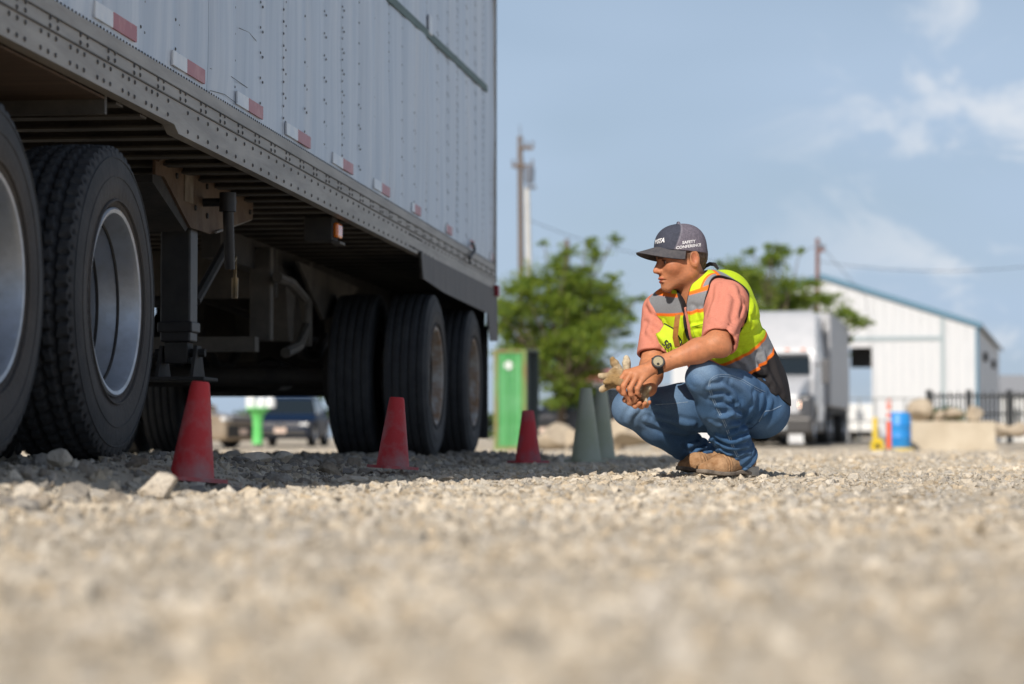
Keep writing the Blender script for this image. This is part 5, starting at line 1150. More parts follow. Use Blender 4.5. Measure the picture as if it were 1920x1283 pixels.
MB().lathe([(0, 0), (0.11, 0), (0.11, 0.02), (0, 0.02)], 20, 'Y', (w_ * 0.45, 0.02, H_ * 0.85)).build('white_decal', M_wp, box)
side = MB(); L_ = 6.0; nn = 30
V = [(w_ - 0.01 + 0.055 * t + (0.02 if (i // 2) % 2 else 0.0), 0.16 + t * 1.0, z) for z in (0, H_) for i, t in [(i, i / nn * L_) for i in range(nn + 1)]]
side.add(V, [(i, i + 1, nn + 2 + i, nn + 1 + i) for i in range(nn)]); side.add([(v[0] - 0.06, v[1], v[2]) for v in V], [(i, nn + 1 + i, nn + 2 + i, i + 1) for i in range(nn)]); side.build('side_wall', M_cs, box)
MB().box((0, 0.16, H_ - 0.02), (w_ + 0.3, L_, H_ + 0.01)).build('roof', M_cs, box); MB().box((0.0, 0.16, 0), (0.05, L_, H_ - 0.03)).build('far_wall', M_cs, box)
db = empty('shade_cuboid', at(989, 848, 61.5)); tag(db, 'tall dark slate steel locker standing in for the shaded side of the green container', 'cuboid')  # dark block added for the container's shaded side
q0 = at(989, 848, 61.5); q1 = at(1011, 657, 61.5)
MB().box((0, 0, 0), (q1[0] - q0[0], 1.2, q1[2] - q0[2]), bev=0.03).build('cuboid_body', M_cs, db)
for i in range(4): MB().box((0.03 + 0.065 * i, -0.02, 0.1), (0.06 + 0.065 * i, -0.001, q1[2] - q0[2] - 0.1)).build('rib', M_cs, db)
# boulders
G = 'boulders along the edge of the yard'
BC = dict(c=(0.52, 0.44, 0.33), c2=(0.40, 0.33, 0.25), name='boulder', cat='boulder', group=G)
def boulder(px, base, w, h, d, lab, seed): rock(px, base, w, lab, d=d, h=h, seed=seed, zoff=at(px, base, d)[2] + 0.02, **BC)
boulder(1040, 842, 74, 56, 52, 'big rounded tan boulder right of the farthest red cone', 31)
boulder(1072, 842, 36, 40, 51, 'narrow grey tan boulder half hidden by olive cones', 32)
boulder(1188, 842, 90, 44, 53, 'broad low tan boulder seen under the bent legs', 33)
boulder(1158, 845, 50, 70, 54, 'upright pale boulder beside the rear olive cone', 36)
boulder(1240, 848, 46, 28, 50, 'small flat boulder beneath the far knee', 34)
boulder(1728, 790, 62, 46, 60.5, 'largest tan boulder at left end behind concrete barrier', 35)
boulder(1790, 790, 44, 26, 60.2, 'tan boulder behind the middle of concrete barrier', 37)
boulder(1828, 790, 46, 32, 60.4, 'orange tan boulder above right part of concrete barrier', 38)
boulder(1762, 790, 30, 22, 60.1, 'small tan boulder next to green weed above the barrier', 39)
boulder(1878, 822, 34, 30, 62, 'brown boulder just right of concrete barrier', 40)
boulder(1908, 820, 40, 30, 62, 'brown boulder at right edge of picture', 42)
# mound of soil behind the barrier so that the boulders rest on it
def mound(x0, x1, y0, y1, z, name):
    n = 30; X, Y = np.meshgrid(np.linspace(x0, x1, n), np.linspace(y0, y1, n), indexing='ij'); u = (X - x0) / (x1 - x0); v = (Y - y0) / (y1 - y0)
    Z = zg(X, Y) - 0.05 + (z + 0.05) * (np.clip(np.sin(np.pi * u), 0, 1) ** 0.25) * (np.clip(np.sin(np.pi * v), 0, 1) ** 0.6) + 0.04 * np.sin(7 * X) * np.sin(5 * Y)
    i = np.arange(n * n).reshape(n, n); Qm = np.stack([i[:-1, :-1], i[1:, :-1], i[1:, 1:], i[:-1, 1:]], -1).reshape(-1, 4)
    o = link(name, npmesh(name, np.stack([X, Y, Z], -1).reshape(-1, 3), Qm), M_ground); tag(o, kind='structure')
mound(at(1690, 800, 60)[0], at(1860, 800, 60)[0], 58.3, 63.0, 0.78, 'terrain')
# concrete barrier
bd = 57.0; a = at(1703, 848, bd); b = at(1867, 790, bd)
bar = empty('concrete_barrier', a); tag(bar, 'long low tan concrete barrier block in front of the boulders', 'barrier')
M_con = mat('concrete', (0.46, 0.39, 0.29), (0.56, 0.49, 0.38), scale=1.6, rough=0.9, bump=0.3, bscale=30)
w_ = b[0] - a[0]; h_ = b[2] - a[2]
m = MB(); m.poly([(0, -0.02, 0), (0, 0.6, 0), (0, 0.52, h_), (0, 0.08, h_)], (w_, 0, 0)); bo = m.build('block', M_con, bar)
for x in (w_ * 0.2, w_ * 0.75): MB().box((x, -0.025, 0.0), (x + 0.12, 0.02, 0.05)).build('lift_slot', M_dark, bar)
# barrel, delineator, yellow block
p = at(1685, 846, 56); br_ = empty('plastic_barrel', p); tag(br_, 'blue plastic barrel with yellow base beside the concrete barrier', 'barrel')
M_bl = mat('blue_plastic', (0.015, 0.22, 0.62), (0.03, 0.28, 0.68), scale=4, rough=0.45)
MB().lathe([(0, 0.06), (0.27, 0.06), (0.29, 0.1), (0.29, 0.3), (0.30, 0.32), (0.29, 0.34), (0.29, 0.58), (0.30, 0.6), (0.29, 0.62), (0.27, 0.84), (0.22, 0.9), (0, 0.9)], 32).build('drum', M_bl, br_, True)
M_ye = mat('yellow_plastic', (0.75, 0.55, 0.02), (0.65, 0.45, 0.02), scale=4, rough=0.5)
MB().lathe([(0, 0), (0.36, 0), (0.36, 0.05), (0.3, 0.08), (0, 0.08)], 24).build('base', M_ye, br_, True)
p = at(1667, 846, 50); de = empty('delineator_post', p); tag(de, 'slim orange delineator post with looped top in front of the blue barrel', 'post')
M_do = mat('delineator_orange', (0.85, 0.13, 0.02), rough=0.5)
MB().lathe([(0, 0.04), (0.05, 0.04), (0.048, 0.6), (0.04, 0.92), (0, 0.92)], 20).build('tube', M_do, de, True); MB().lathe([(0.0, 0), (0.17, 0), (0.17, 0.03), (0.06, 0.05), (0, 0.05)], 24).build('base', M_black, de, True)
MB().tube([(0.0, 0, 0.9), (-0.035, 0, 0.96), (-0.035, 0, 1.03), (0, 0, 1.08), (0.035, 0, 1.03), (0.035, 0, 0.96), (0, 0, 0.9)], 0.013, 8).build('loop_handle', M_do, de, True)
for z in (0.62, 0.78): MB().lathe([(0.046, 0), (0.0495, 0), (0.0495, 0.08), (0.046, 0.08)], 20, 'Z', (0, 0, z)).build('reflective_band', M_wht, de, True)
p = at(1645, 849, 55); yo = empty('wheel_chock', p); tag(yo, 'small bright yellow wedge block on the ground by orange post', 'block')
MB().poly([(-0.13, 0, 0), (0.16, 0, 0), (0.13, 0, 0.30), (-0.05, 0, 0.34), (-0.13, 0, 0.2)], (0, 0.25, 0)).build('wedge', M_ye, yo); MB().box((-0.05, -0.01, 0.1), (0.06, -0.002, 0.2)).build('recess', M_dark, yo)
p = at(1641, 805, 66); yb = empty('bollard', at(1641, 838, 66)); tag(yb, 'short yellow bollard left of orange post near the white shed', 'bollard')
MB().lathe([(0, 0), (0.07, 0), (0.07, 0.75), (0.05, 0.8), (0, 0.81)], 16).build('post', M_ye, yb, True)
# ------------------------------------------------ white shed
sc_ = np.array([19.2, 100.0, 0.0]); du = np.array([-0.974, 0.227, 0]); dv = np.array([0.227, 0.974, 0])
shed = empty('metal_shed', (sc_[0], sc_[1], -0.1), math.atan2(du[1], du[0])); tag(shed, 'large white metal shed with light blue roof trim and open doorway', 'building')
# local: x to the left along the gable, y towards the camera is negative -> use -y inward
M_wh = mat('white_siding', (0.62, 0.635, 0.655), (0.56, 0.58, 0.605), scale=2, rough=0.55, stretch=(6, 6, 0.4)); M_tr = mat('blue_trim', (0.10, 0.21, 0.30), rough=0.5); M_roof = mat('shed_roof', (0.45, 0.50, 0.54), rough=0.5)
def sl(px, py): q = hitpl(px, py, sc_, dv) - sc_; return q @ du, q[2] + 0.1
EV = sl(1829, 612)[1]; AX, AZ = sl(1540, 524); WF = AX * 2; D_ = 31.0
def topz(x): return EV + (AZ - EV) * (1 - abs(x - AX) / AX)
ox1, oz1 = sl(1587, 652); ox0, _ = sl(1637, 652)
npan = 34
xs = sorted(set([0.0, WF, AX, ox0, ox1] + [WF * i / npan for i in range(npan + 1)]))
xs = [x for i, x in enumerate(xs) if i == 0 or x - xs[i - 1] > 0.02]
for i, (x0, x1) in enumerate(zip(xs[:-1], xs[1:])):
    xm = (x0 + x1) / 2; z0 = oz1 if ox0 <= xm <= ox1 else 0.0
    m = MB(); g = 0.005; m.poly([(x0 + g, 0, z0), (x1 - g, 0, z0), (x1 - g, 0, topz(x1 - g)), (x0 + g, 0, topz(x0 + g))], (0, -0.06, 0)); m.build('siding_panel', M_wh, shed)
MB().box((ox0, -0.5, 0), (ox0 + 0.06, -0.065, oz1)).build('door_jamb', M_wh, shed); MB().box((ox1 - 0.06, -0.5, 0), (ox1, -0.065, oz1)).build('door_jamb', M_wh, shed)
MB().box((ox0 + 0.061, -1.7, oz1 - 0.80), (ox1 - 0.061, -1.3, oz1 + 0.3)).build('doorway_dark_box', M_black, shed)  # black box put in for the dark shed interior
bx, bz = sl(1765, 633); bx2, _ = sl(1580, 633)
MB().box((bx, 0.001, bz - 0.10), (bx2, 0.05, bz + 0.06)).build('door_track', mat('grey_blue_trim', (0.33, 0.40, 0.43), rough=0.5), shed)
tx, _ = sl(1768, 700); MB().box((tx - 0.07, 0.001, 0), (tx + 0.07, 0.09, topz(tx) - 0.05)).build('downpipe', MATS['grey_blue_trim'], shed)
m = MB(); 
for s in (0, 1):
    P_ = [(-0.25, topz(0) - 0.08), (AX, AZ + 0.02)] if s == 0 else [(WF + 0.25, topz(WF) - 0.08), (AX, AZ + 0.02)]
    m = MB(); m.poly([(P_[0][0], 0.12, P_[0][1]), (P_[1][0], 0.12, P_[1][1]), (P_[1][0], 0.12, P_[1][1] + 0.22), (P_[0][0], 0.12, P_[0][1] + 0.22)], (0, -0.3, 0)); m.build('gable_trim', M_tr, shed)
    m = MB(); m.poly([(P_[0][0], -0.2, P_[0][1] + 0.1), (P_[1][0], -0.2, P_[1][1] + 0.1), (P_[1][0], -0.2, P_[1][1] + 0.2), (P_[0][0], -0.2, P_[0][1] + 0.2)], (0, -D_, 0)); m.build('roof', M_roof, shed)
MB().box((-0.1, -0.3, 0), (0.02, 0.1, EV - 0.1)).build('corner_trim', M_tr, shed)
for i in range(24): MB().box((0.0, -D_ + 1.29 * i + 0.01 - 0.0, 0), (0.06, -D_ + 1.29 * (i + 1) - 0.02, EV)).build('siding_panel', M_wh, shed)
MB().box((WF - 0.06, -D_, 0), (WF, -0.2, EV)).build('far_wall', M_wh, shed)
for y0 in (-9.0, -20.0): MB().box((-0.18, y0, EV - 1.2), (-0.005, y0 + 1.0, EV - 0.8), bev=0.02).build('wall_vent', M_dark, shed)
# ------------------------------------------------ white semi truck facing the camera
TD = 70.0; tp = at(1458, 834, TD); truck = empty('semi_truck', (tp[0], tp[1], tp[2]), math.radians(-90 - 11.5)); tag(truck, 'white highway semi truck with lit headlight facing the camera behind the person', 'truck')
M_tw = mat('truck_white', (0.56, 0.57, 0.595), (0.50, 0.515, 0.54), scale=2, rough=0.3, coat=0.3); M_tg = mat('truck_grey', (0.10, 0.10, 0.105), rough=0.5)
def truckb(P):
    ay = np.abs(P[:, 1]); t = np.clip((P[:, 0] - 0.2) / 1.8, 0, 1)
    hood = np.maximum(np.maximum(P[:, 0] - 2.1, -0.6 - P[:, 0]), ay - (1.02 - 0.22 * t)); hood = smax(smax(hood, P[:, 2] - (2.0 - 0.55 * t ** 1.6), 0.15), 0.62 - P[:, 2], 0.1)
    fen = rbox(P * [1, 0, 1] + np.stack([0 * ay, ay, 0 * ay], 1), (1.25, 0.98, 1.0), (0.8, 0.22, 0.42), 0.15)
    t2 = np.clip((P[:, 2] - 1.9) / 0.8, 0, 1); cab = np.maximum(np.maximum(P[:, 0] - (0.45 - 0.55 * t2), -1.9 - P[:, 0]), ay - (1.12 - 0.08 * t2)); cab = smax(smax(cab, P[:, 2] - 2.8, 0.1), 0.6 - P[:, 2], 0.1)
    t3 = np.clip((P[:, 2] - 2.55) / 1.4, 0, 1); roof = np.maximum(np.maximum(P[:, 0] - (0.05 - 1.5 * t3 ** 1.7), -3.1 - P[:, 0]), ay - (1.15 - 0.12 * t3)); roof = smax(smax(roof, P[:, 2] - 3.95, 0.25), 0.6 - P[:, 2], 0.1)
    d_ = smins([hood, cab, roof], 0.08)
    return smax(d_, -np.maximum(np.hypot(P[:, 0] - 1.2, P[:, 2] - 0.52) - 0.60, 0.6 - ay), 0.03)
def fenb(P):
    ay = np.abs(P[:, 1]); q = np.stack([P[:, 0], ay, P[:, 2]], 1); d_ = rbox(q, (1.3, 0.98, 0.98), (0.78, 0.24, 0.44), 0.16)
    return smax(d_, -np.maximum(np.hypot(P[:, 0] - 1.2, P[:, 2] - 0.52) - 0.60, 0.5 - ay), 0.03)
for y0_, y1_ in ((-1.5, -0.4), (0.4, 1.5)): sdfobj('fender', fenb, (0.2, y0_, 0.4), (2.4, y1_, 1.7), 0.03, mat('fender_grey', (0.06, 0.063, 0.07), rough=0.35, coat=0.3), truck)
sdfobj('cab_body', truckb, (-3.3, -1.4, 0.4), (2.4, 1.4, 4.2), 0.04, M_tw, truck)
def wsh(P):
    ay = np.abs(P[:, 1]); t2 = np.clip((P[:, 2] - 1.9) / 0.8, 0, 1); d_ = np.maximum(np.abs(P[:, 0] - (0.475 - 0.55 * t2)) - 0.03, ay - (1.0 - 0.06 * t2)); return np.maximum(np.maximum(d_, 1.98 - P[:, 2]), P[:, 2] - 2.62)
sdfobj('windshield', wsh, (-0.5, -1.3, 1.8), (0.8, 1.3, 2.8), 0.02, M_glass, truck)
MB().box((0.02, -0.9, 2.62), (0.2, 0.9, 2.70), bev=0.02).build('visor', M_tw, truck)
for y_ in (-0.75, -0.3, 0.3, 0.75): MB().box((0.0, y_ - 0.06, 2.72), (0.14, y_ + 0.06, 2.77), bev=0.015).build('roof_lamp', M_orange, truck)
for sy in (-1, 1):
    MB().box((-0.95, sy * 1.115 - 0.012, 1.95), (-0.15, sy * 1.115 + 0.02, 2.55), bev=0.01).build('side_window', M_glass, truck)
    m = MB(); m.box((0.3, sy * 1.42 - 0.12, 1.75), (0.42, sy * 1.42 + 0.12, 2.45), bev=0.03); m.tube([(0.3, sy * 1.1, 2.3), (0.36, sy * 1.35, 2.3)], 0.03, 6); m.build('mirror', M_tg, truck)
    h = MB(); h.box((1.72, sy * 0.90 - 0.2, 0.98), (2.06, sy * 0.90 + 0.17, 1.27), bev=0.08); h.build('headlight', mat('lit_headlight', (0.9, 0.85, 0.8), rough=0.2, emit=((1.0, 0.55, 0.32), 3.0)) if sy > 0 else M_lens, truck)
    MB().box((1.55, sy * 1.13 - 0.06, 1.05), (1.8, sy * 1.13 + 0.06, 1.22), bev=0.04).build('turn_signal', M_orange, truck)
    w = empty('wheel', (1.2, sy * 1.02, 0.52), 0, truck)
    for nm, q, mt_ in (('tyre', CW_T, M_tyre2), ('rim', CW_R, M_chrome)): o = link(nm, q, mt_, w); o.scale = (1.52, 1.4, 1.52)
    for wx in (-3.6, -4.9):
        w = empty('wheel', (wx, sy * 0.98, 0.52), 0, truck)
        for nm, q, mt_ in (('tyre', CW_T, M_tyre2), ('rim', CW_R, M_chrome)): o = link(nm, q, mt_, w); o.scale = (1.52, 2.4, 1.52)
    MB().box((-3.0, sy * 1.0 - 0.2, 0.35), (0.3, sy * 1.0 + 0.16, 0.75), bev=0.08).build('side_fairing', M_tg, truck)
    MB().box((-3.25, sy * 1.12 - 0.03, 0.8), (-3.1, sy * 1.12 + 0.03, 3.7), bev=0.02).build('side_extender', M_tg, truck)
m = MB(); m.box((1.9, -0.5, 0.75), (2.13, 0.5, 1.42), bev=0.06); gr = m.build('grille', M_tg, truck)
for i in range(6): MB().box((2.12, -0.44, 0.82 + 0.095 * i), (2.15, 0.44, 0.86 + 0.095 * i)).build('grille_bar', M_chrome, gr)
MB().box((1.75, -1.18, 0.30), (2.2, 1.18, 0.80), bev=0.10).build('bumper', mat('bumper_grey', (0.06, 0.058, 0.058), rough=0.45), truck); MB().box((1.9, -0.95, 0.80), (2.21, 0.95, 0.9), bev=0.03).build('bumper_trim', M_tg, truck)
MB().box((2.2, 0.12, 0.44), (2.225, 0.44, 0.62)).build('number_plate', mat('pale_blue_plate', (0.50, 0.55, 0.58), rough=0.4), truck)
MB().box((-5.4, -0.45, 0.75), (-2.9, 0.45, 1.0)).build('frame', M_dark, truck)
ta = math.radians(-90 - 11.5); hd = np.array([math.cos(ta), math.sin(ta)]); bp_ = np.array([tp[0], tp[1]]) - hd * 3.55
bt = empty('box_trailer', (bp_[0], bp_[1], tp[2]), ta); tag(bt, 'pale grey box trailer coupled behind the white semi truck', 'trailer')
MB().box((-9.0, -1.29, 1.15), (0, 1.29, 3.98), bev=0.04).build('box', mat('trailer_pale', (0.42, 0.43, 0.45), (0.48, 0.49, 0.51), scale=2, rough=0.5), bt); MB().box((-9.0, -1.2, 0.95), (-0.2, 1.2, 1.145)).build('floor_rail', M_dark, bt)
for wx in (-6.6, -7.9):
    for sy in (-1, 1):
        w = empty('wheel', (wx, sy * 1.0, 0.52), 0, bt)
        for nm, q, mt_ in (('tyre', CW_T, M_tyre2), ('rim', CW_R, M_chrome)): o = link(nm, q, mt_, w); o.scale = (1.52, 2.4, 1.52)
for sy in (-1, 1): MB().box((-2.9, sy * 0.85 - 0.05, 0.3), (-2.8, sy * 0.85 + 0.05, 1.0)).build('landing_leg', M_dark, bt)
# ------------------------------------------------ poles, wires
M_pw = mat('pole_wood', (0.12, 0.085, 0.06), (0.18, 0.135, 0.10), scale=3, rough=0.9, stretch=(4, 4, 0.3), bump=0.3); M_pr = mat('red_wood', (0.17, 0.075, 0.05), (0.22, 0.105, 0.07), scale=3, rough=0.9)
M_ins = mat('insulator', (0.16, 0.18, 0.22), rough=0.4)
def pole(p0, p1, d, r, mt_, label, arms_=(), cat='pole', name='utility_pole'):
    a = at(*p0, d); b = at(*p1, d); root = empty(name, a); tag(root, label, cat); v = b - a
    MB().tube([(0, 0, -0.1), v * 0.5, v], [r * 1.15, r, r * 0.85], 14).build('shaft', mt_, root, True)
    for (py, x0, x1) in arms_:
        c0 = at(x0, py, d) - a; c1 = at(x1, py + (4 if x1 > x0 else 0), d) - a; MB().box((min(c0[0], c1[0]), -0.14, c0[2] - 0.06), (max(c0[0], c1[0]), -0.02, c0[2] + 0.06)).build('crossarm', mt_, root)
        for t in (0.05, 0.5, 0.95): q = c0 + (c1 - c0) * t; MB().lathe([(0, 0.05), (0.05, 0.06), (0.035, 0.12), (0.06, 0.16), (0.03, 0.24), (0, 0.25)], 10, 'Z', (q[0], -0.08, c0[2])).build('insulator', M_ins, root, True)
    return root, a, b
up_, ua, ub = pole((979, 835), (975, 256), 85, 0.105, M_pw, 'tall brown wooden utility pole with crossarms rising above the container', ((278, 974, 1000), (312, 960, 1000)))
MB().tube([ub - ua, ub - ua + np.array([0, 0, 0.4])], 0.02, 6).build('lightning_rod', M_ins, up_)
MB().lathe([(0, -0.3), (0.17, -0.28), (0.19, 0.25), (0.1, 0.34), (0, 0.35)], 16, 'Z', (0.25, -0.2, at(985, 330, 85)[2] - ua[2])).build('transformer', M_ins, up_, True)
wp_, wa, wb_ = pole((999, 835), (988, 352), 80, 0.10, mat('pale_pole', (0.62, 0.61, 0.58), (0.52, 0.51, 0.48), scale=2, rough=0.7), 'slim leaning pale grey light pole just right of the brown pole', (), 'pole', 'light_pole')
MB().box(wb_ - wa + [-0.05, -0.1, -0.05], wb_ - wa + [0.3, 0.1, 0.08], bev=0.03).build('lamp_head', M_ins, wp_); MB().tube([wb_ - wa, wb_ - wa + [0.08, 0, 0.5]], 0.03, 6).build('bracket', M_ins, wp_)
rp_, ra, rb = pole((1531, 835), (1533, 447), 92, 0.085, M_pr, 'reddish wooden utility pole behind the right tree', ((470, 1533, 1545),))
sp_, sa, sb = pole((1065, 835), (1063, 449), 96, 0.11, M_pw, 'slim wooden pole with its top just above the left tree', ())
M_wire = mat('wire', (0.05, 0.055, 0.07), rough=0.6)
def wire(p0, d0, p1, d1, sag, label):
    a = at(*p0, d0); b = at(*p1, d1); pts = [a + (b - a) * t - np.array([0, 0, 4 * sag * t * (1 - t)]) for t in np.linspace(0, 1, 25)]
    o = MB().tube([q - a for q in pts], 0.012, 5).build('power_line', M_wire, None, True, loc=a); tag(o, label, 'wire', 'overhead power lines')
wire((975, 405), 85, (1533, 462), 92, 1.0, 'overhead line sagging from brown pole to the reddish pole')
wire((1533, 490), 92, (2010, 488), 92, 0.4, 'upper overhead line running right from the reddish pole over the shed')
wire((975, 555), 85, (1300, 560), 85, 0.1, 'low overhead line crossing in front of the left tree')
wire((1533, 452), 92, (1700, 640), 110, 0.1, 'thin guy line dropping from the top of the reddish pole')
# ------------------------------------------------ trees
def tree(base, d, blobs, label, seed, nleaf, name='deciduous_tree'):
    r = np.random.default_rng(seed); a = at(*base, d); root = empty(name, a); tag(root, label, 'tree', 'trees behind the yard')
    bl = list(blobs)               # fill in between neighbouring limbs
    for i in range(len(blobs)):
        for j in range(i):
            (x0, y0, r0), (x1, y1, r1_) = blobs[i], blobs[j]; g = math.hypot(x0 - x1, y0 - y1)
            if g < 1.1 * (r0 + r1_) and g > 15 and r.random() < 0.5: bl.append(((x0 + x1) / 2 + r.normal() * 5, (y0 + y1) / 2 + r.normal() * 5, 0.36 * (r0 + r1_)))
    blobs = bl
    k = F / d; tw = MB(); C = np.array([at(b[0], b[1], d + r.normal() * 0.8) - a for b in blobs]); R_ = np.array([b[2] / k for b in blobs])
    top = C.mean(0); tr = [np.zeros(3), np.array([0.05, 0, top[2] * 0.3]), np.array([top[0] * 0.5, 0, top[2] * 0.6]), np.array([top[0], top[1], top[2] * 0.95])]
    tw.tube(tr, [0.16, 0.13, 0.09, 0.04], 10)
    leaf = []
    for c, R in zip(C, R_):
        st = tr[1] + (tr[2] - tr[1]) * r.uniform(0, 1); mid = (st + c) / 2 + r.normal(size=3) * 0.15 + [0, 0, 0.1]
        tw.tube([st, mid, c], [0.05, 0.032, 0.014], 6)
        n = int(nleaf * R * R)
        ns = max(4, int(n / 34))
        for _ in range(ns):        # sprays: twigs that reach out and droop
            dirn = r.normal(size=3); dirn[2] *= 0.55; dirn /= np.linalg.norm(dirn); L = R * r.uniform(0.45, 1.75); s0 = c + dirn * L * 0.1
            tip = c + dirn * L + [0, 0, -0.12 * L]
            if r.random() < 0.35: tw.tube([s0, tip], [0.008, 0.004], 3, caps=False)
            t = r.random(34) ** 0.8; leaf.append(s0 + (tip - s0) * t[:, None] + r.normal(size=(34, 3)) * (0.03 + 0.08 * R * (0.4 + t[:, None])) * [1, 1, 0.6])
    P = np.concatenate(leaf); n = len(P); Rm = rand_rot(n, r); sz = r.uniform(0.03, 0.068, n)
    q = np.array([[-1, 0, 0], [-0.2, -0.42, 0.06], [1, 0, 0.1], [-0.2, 0.42, 0.06]]); V = P[:, None] + np.einsum('nij,mj->nmi', Rm, q) * sz[:, None, None]
    base_c = np.array([[0.20, 0.28, 0.03], [0.15, 0.235, 0.03], [0.26, 0.32, 0.04], [0.10, 0.18, 0.03]])[r.integers(0, 4, n)] * r.uniform(0.8, 1.2, (n, 1))
    me = npmesh('crown', V.reshape(-1, 3), np.arange(n * 4).reshape(-1, 4), False, np.repeat(base_c, 4, 0))
    link('crown', me, M_leaf, root); tw.build('trunk', mat('bark', (0.10, 0.075, 0.055), (0.16, 0.12, 0.09), scale=6, rough=0.9, bump=0.4), root, True)
M_leaf = mat('leaf', (0.9, 0.9, 0.9), (1.15, 1.15, 1.1), scale=3, rough=0.55, vcol='Col', spec=0.3)
b_ = M_leaf.node_tree; pb = b_.nodes['Principled BSDF']; tl_ = b_.nodes.new('ShaderNodeBsdfTranslucent'); ms = b_.nodes.new('ShaderNodeMixShader'); ms.inputs[0].default_value = 0.35
src = pb.inputs['Base Color'].links[0].from_socket; b_.links.new(src, tl_.inputs[0]); b_.links.new(pb.outputs[0], ms.inputs[1]); b_.links.new(tl_.outputs[0], ms.inputs[2]); b_.links.new(ms.outputs[0], b_.nodes['Material Output'].inputs[0])
T1 = [(1080, 590, 55), (1040, 640, 50), (1115, 640, 42), (985, 580, 34), (1000, 525, 34), (1082, 520, 34), (1118, 475, 22), (1150, 447, 13), (1066, 470, 18), (1040, 500, 22), (1130, 560, 34), (1165, 570, 22), (1195, 560, 14), (1150, 520, 16), (960, 545, 26), (945, 610, 30),
      (1000, 690, 34), (1060, 700, 42), (1115, 690, 30), (1090, 740, 26), (1040, 755, 24), (955, 660, 28), (1165, 625, 14), (1020, 560, 36), (1100, 605, 36), (1180, 650, 10), (930, 570, 22), (1020, 455, 10), (1140, 600, 26), (1060, 550, 34), (990, 640, 32), (1180, 600, 14), (1100, 450, 14)]
tree((1050, 838), 75, T1, 'airy bright green tree behind the green container and olive cones', 5, 5600)
T2 = [(1400, 515, 32), (1440, 490, 24), (1470, 472, 17), (1500, 470, 10), (1430, 540, 40), (1480, 535, 28), (1380, 545, 32), (1510, 560, 30), (1545, 560, 26), (1580, 585, 22), (1612, 604, 15), (1560, 620, 18), (1470, 580, 38), (1350, 495, 12), (1595, 640, 10), (1430, 590, 38), (1390, 590, 32), (1445, 460, 10),
      (1540, 600, 24), (1585, 664, 8), (1345, 540, 24), (1500, 600, 28), (1360, 600, 26), (1330, 515, 16), (1370, 505, 22), (1410, 470, 12), (1520, 530, 20), (1600, 600, 18), (1630, 606, 9)]
tree((1470, 838), 82, T2, 'spreading green tree behind the person and the white semi truck', 9, 6200)
# ------------------------------------------------ fences and small far things
fd = 66.0
fr_ = empty('iron_fence', at(1742, 812, fd)); tag(fr_, 'black iron picket fence behind the boulders at right', 'fence'); fo = at(1742, 812, fd)
M_fe = mat('black_iron', (0.03, 0.033, 0.036), rough=0.5)
pk = MB().box((-0.02, -0.02, 0), (0.02, 0.02, 1.0)).mesh('picket')
zt = at(1742, 738, fd)[2] - fo[2]; xe = at(1990, 812, fd)[0] - fo[0]
for x in np.arange(0.0, xe, 0.115): o = link('picket', pk, M_fe, fr_, (x, 0, 0)); o.scale = (1, 1, zt + 0.05 * (int(x / 0.115) % 2))
for z in (zt * 0.93, zt * 0.48, 0.1): MB().box((0, -0.05, z - 0.03), (xe, 0.05, z + 0.03)).build('rail', M_fe, fr_)
for px_ in (1742, 1817, 1893, 1965): x = at(px_, 812, fd)[0] - fo[0]; MB().box((x - 0.07, -0.1, -0.3), (x + 0.07, 0.1, zt + 0.1), bev=0.01).build('fence_post', M_fe, fr_)
gt = empty('pipe_gate', at(1588, 836, 88)); go_ = at(1588, 836, 88); tag(gt, 'thin grey pipe gate and fence in front of shed doorway', 'gate')
M_gp = mat('galvanised', (0.34, 0.36, 0.36), rough=0.5, metal=0.3)
for px_ in (1588, 1612, 1640, 1670, 1697, 1730): x = at(px_, 836, 88)[0] - go_[0]; MB().tube([(x, 0, 0), (x, 0, 1.75)], 0.03, 8).build('upright', M_gp, gt, True)
for z in (1.72, 0.9, 0.15): MB().tube([(0, 0, z), (at(1730, 836, 88)[0] - go_[0], 0, z)], 0.025, 8).build('rail', M_gp, gt, True)
x = at(1613, 770, 88)[0] - go_[0]; MB().box((x - 0.16, -0.06, 0.98), (x + 0.16, -0.04, 1.38)).build('notice_board', M_wp, gt)
# long white trailer seen through the doorway, far house, red roofs
def house(px0, px1, py_e, py_t, base, d, wallm, roofm, label, name='distant_house'):
    a = at(px0, base, d); b = at(px1, py_e, d); root = empty(name, a); tag(root, label, 'building'); w = b[0] - a[0]; h = b[2] - a[2]; t = at(px0, py_t, d)[2] - a[2]
    MB().box((0, 0, 0), (w, 8, h)).build('wall', wallm, root)
    m = MB(); m.poly([(-0.3, -0.4, h), (-0.3, 8.4, h), (-0.3, 4, t)], (w + 0.6, 0, 0)); m.build('roof', roofm, root)
    for i in range(3): x = w * (0.2 + 0.28 * i); f_ = MB().box((x, -0.06, h * 0.4), (x + w * 0.12, -0.002, h * 0.75)).build('window', M_wp, root); MB().box((x + 0.08, -0.075, h * 0.43), (x + w * 0.12 - 0.08, -0.061, h * 0.72)).build('pane', M_glass, f_)
    return root
M_redr = mat('red_roof', (0.48, 0.13, 0.10), (0.40, 0.11, 0.09), scale=2, rough=0.8); M_wall2 = mat('pale_wall', (0.60, 0.60, 0.58), rough=0.8); M_gr2 = mat('grey_roof', (0.30, 0.31, 0.33), rough=0.8)
house(1086, 1225, 714, 690, 836, 150, M_wall2, M_redr, 'low pale building with red roof far behind the olive cones')
house(1878, 1990, 738, 700, 836, 140, M_wp, M_gr2, 'white far house with grey roof at right edge')
house(1240, 1330, 740, 720, 836, 155, M_wall2, M_gr2, 'low grey roofed building far behind the person')
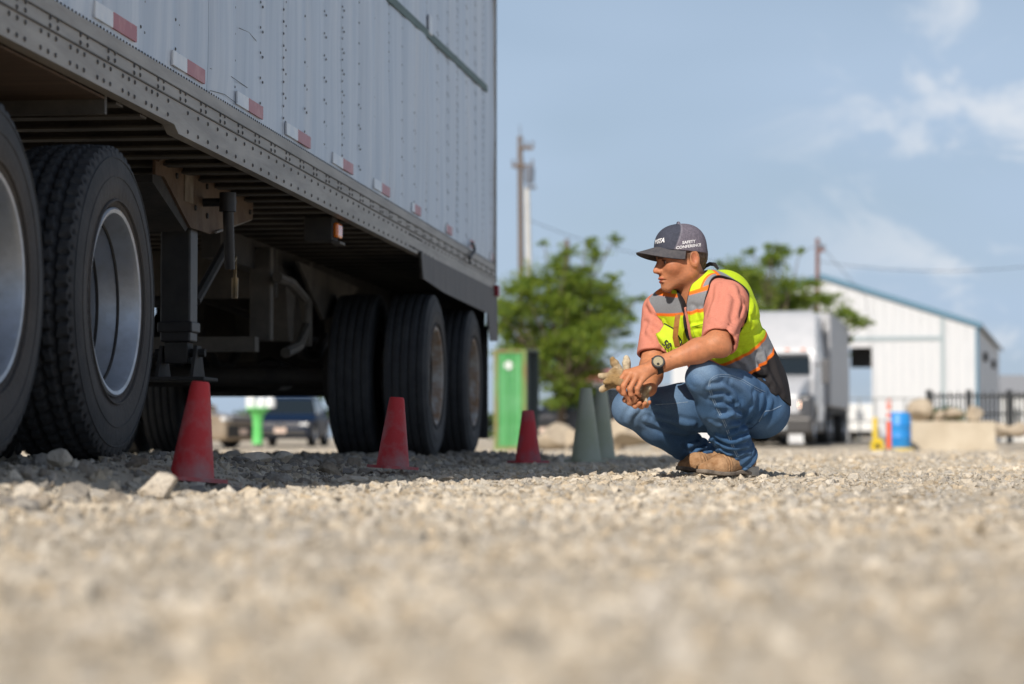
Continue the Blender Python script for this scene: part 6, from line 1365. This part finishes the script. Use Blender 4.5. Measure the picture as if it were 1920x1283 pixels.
q = at(1560, 836, 150); tb = empty('parked_trailer', q); tag(tb, 'long white trailer standing far behind the shed doorway', 'trailer')
MB().box((0, 0, 0.9), (6.5, 2.4, 2.6), bev=0.05).build('box', M_wp, tb)
for x in (1.0, 5.0): o = MB().lathe([(0, -0.1), (0.48, -0.1), (0.5, 0), (0.48, 0.1), (0, 0.1)], 20, 'Y', (x, 0.3, 0.5)).build('wheel', M_tyre2, tb, True)
MB().box((0.2, 0.2, 0.5), (6.3, 2.2, 0.9)).build('chassis', M_dark, tb)
# low weeds by the barrier
r = np.random.default_rng(4); wv = []; a = at(1768, 790, 61)
P = a + r.normal(size=(500, 3)) * [0.25, 0.2, 0.12] + [0, 0, 0.1]; Rm = rand_rot(500, r); q = np.array([[-1, 0, 0], [0, -.3, 0], [1, 0, 0], [0, .3, 0]]) * 0.09
wo_ = link('weed', npmesh('weed', (P[:, None] + np.einsum('nij,mj->nmi', Rm, q)).reshape(-1, 3) - a, np.arange(2000).reshape(-1, 4), False, np.tile([0.07, 0.14, 0.03], (2000, 1))), M_leaf, loc=a)
tag(wo_, 'small clump of green weeds between boulders above concrete barrier', 'plant')
# far tree line closing the yard
def treeline(x0, x1, y, h, seed, label):
    r = np.random.default_rng(seed); n = 5000; X = r.uniform(x0, x1, n); hh = h * (0.6 + 0.4 * np.sin(X * 0.21 + seed) * np.sin(X * 0.083)); Z = r.random(n) ** 0.8 * hh
    P = np.stack([X, y + r.normal(size=n) * 2, Z], 1); Rm = rand_rot(n, r); q = np.array([[-1, 0, 0], [0, -.7, 0], [1, 0, 0], [0, .7, 0]]) * 0.55
    c = np.array([0.06, 0.095, 0.03]) * r.uniform(0.7, 1.4, (n, 1))
    o = link('tree_line', npmesh('tree_line', (P[:, None] + np.einsum('nij,mj->nmi', Rm, q)).reshape(-1, 3), np.arange(n * 4).reshape(-1, 4), False, np.repeat(c, 4, 0)), M_leaf); tag(o, label, 'trees', kind='stuff')
treeline(-90, 70, 260, 4.5, 3, 'low dark line of far off trees along the horizon')
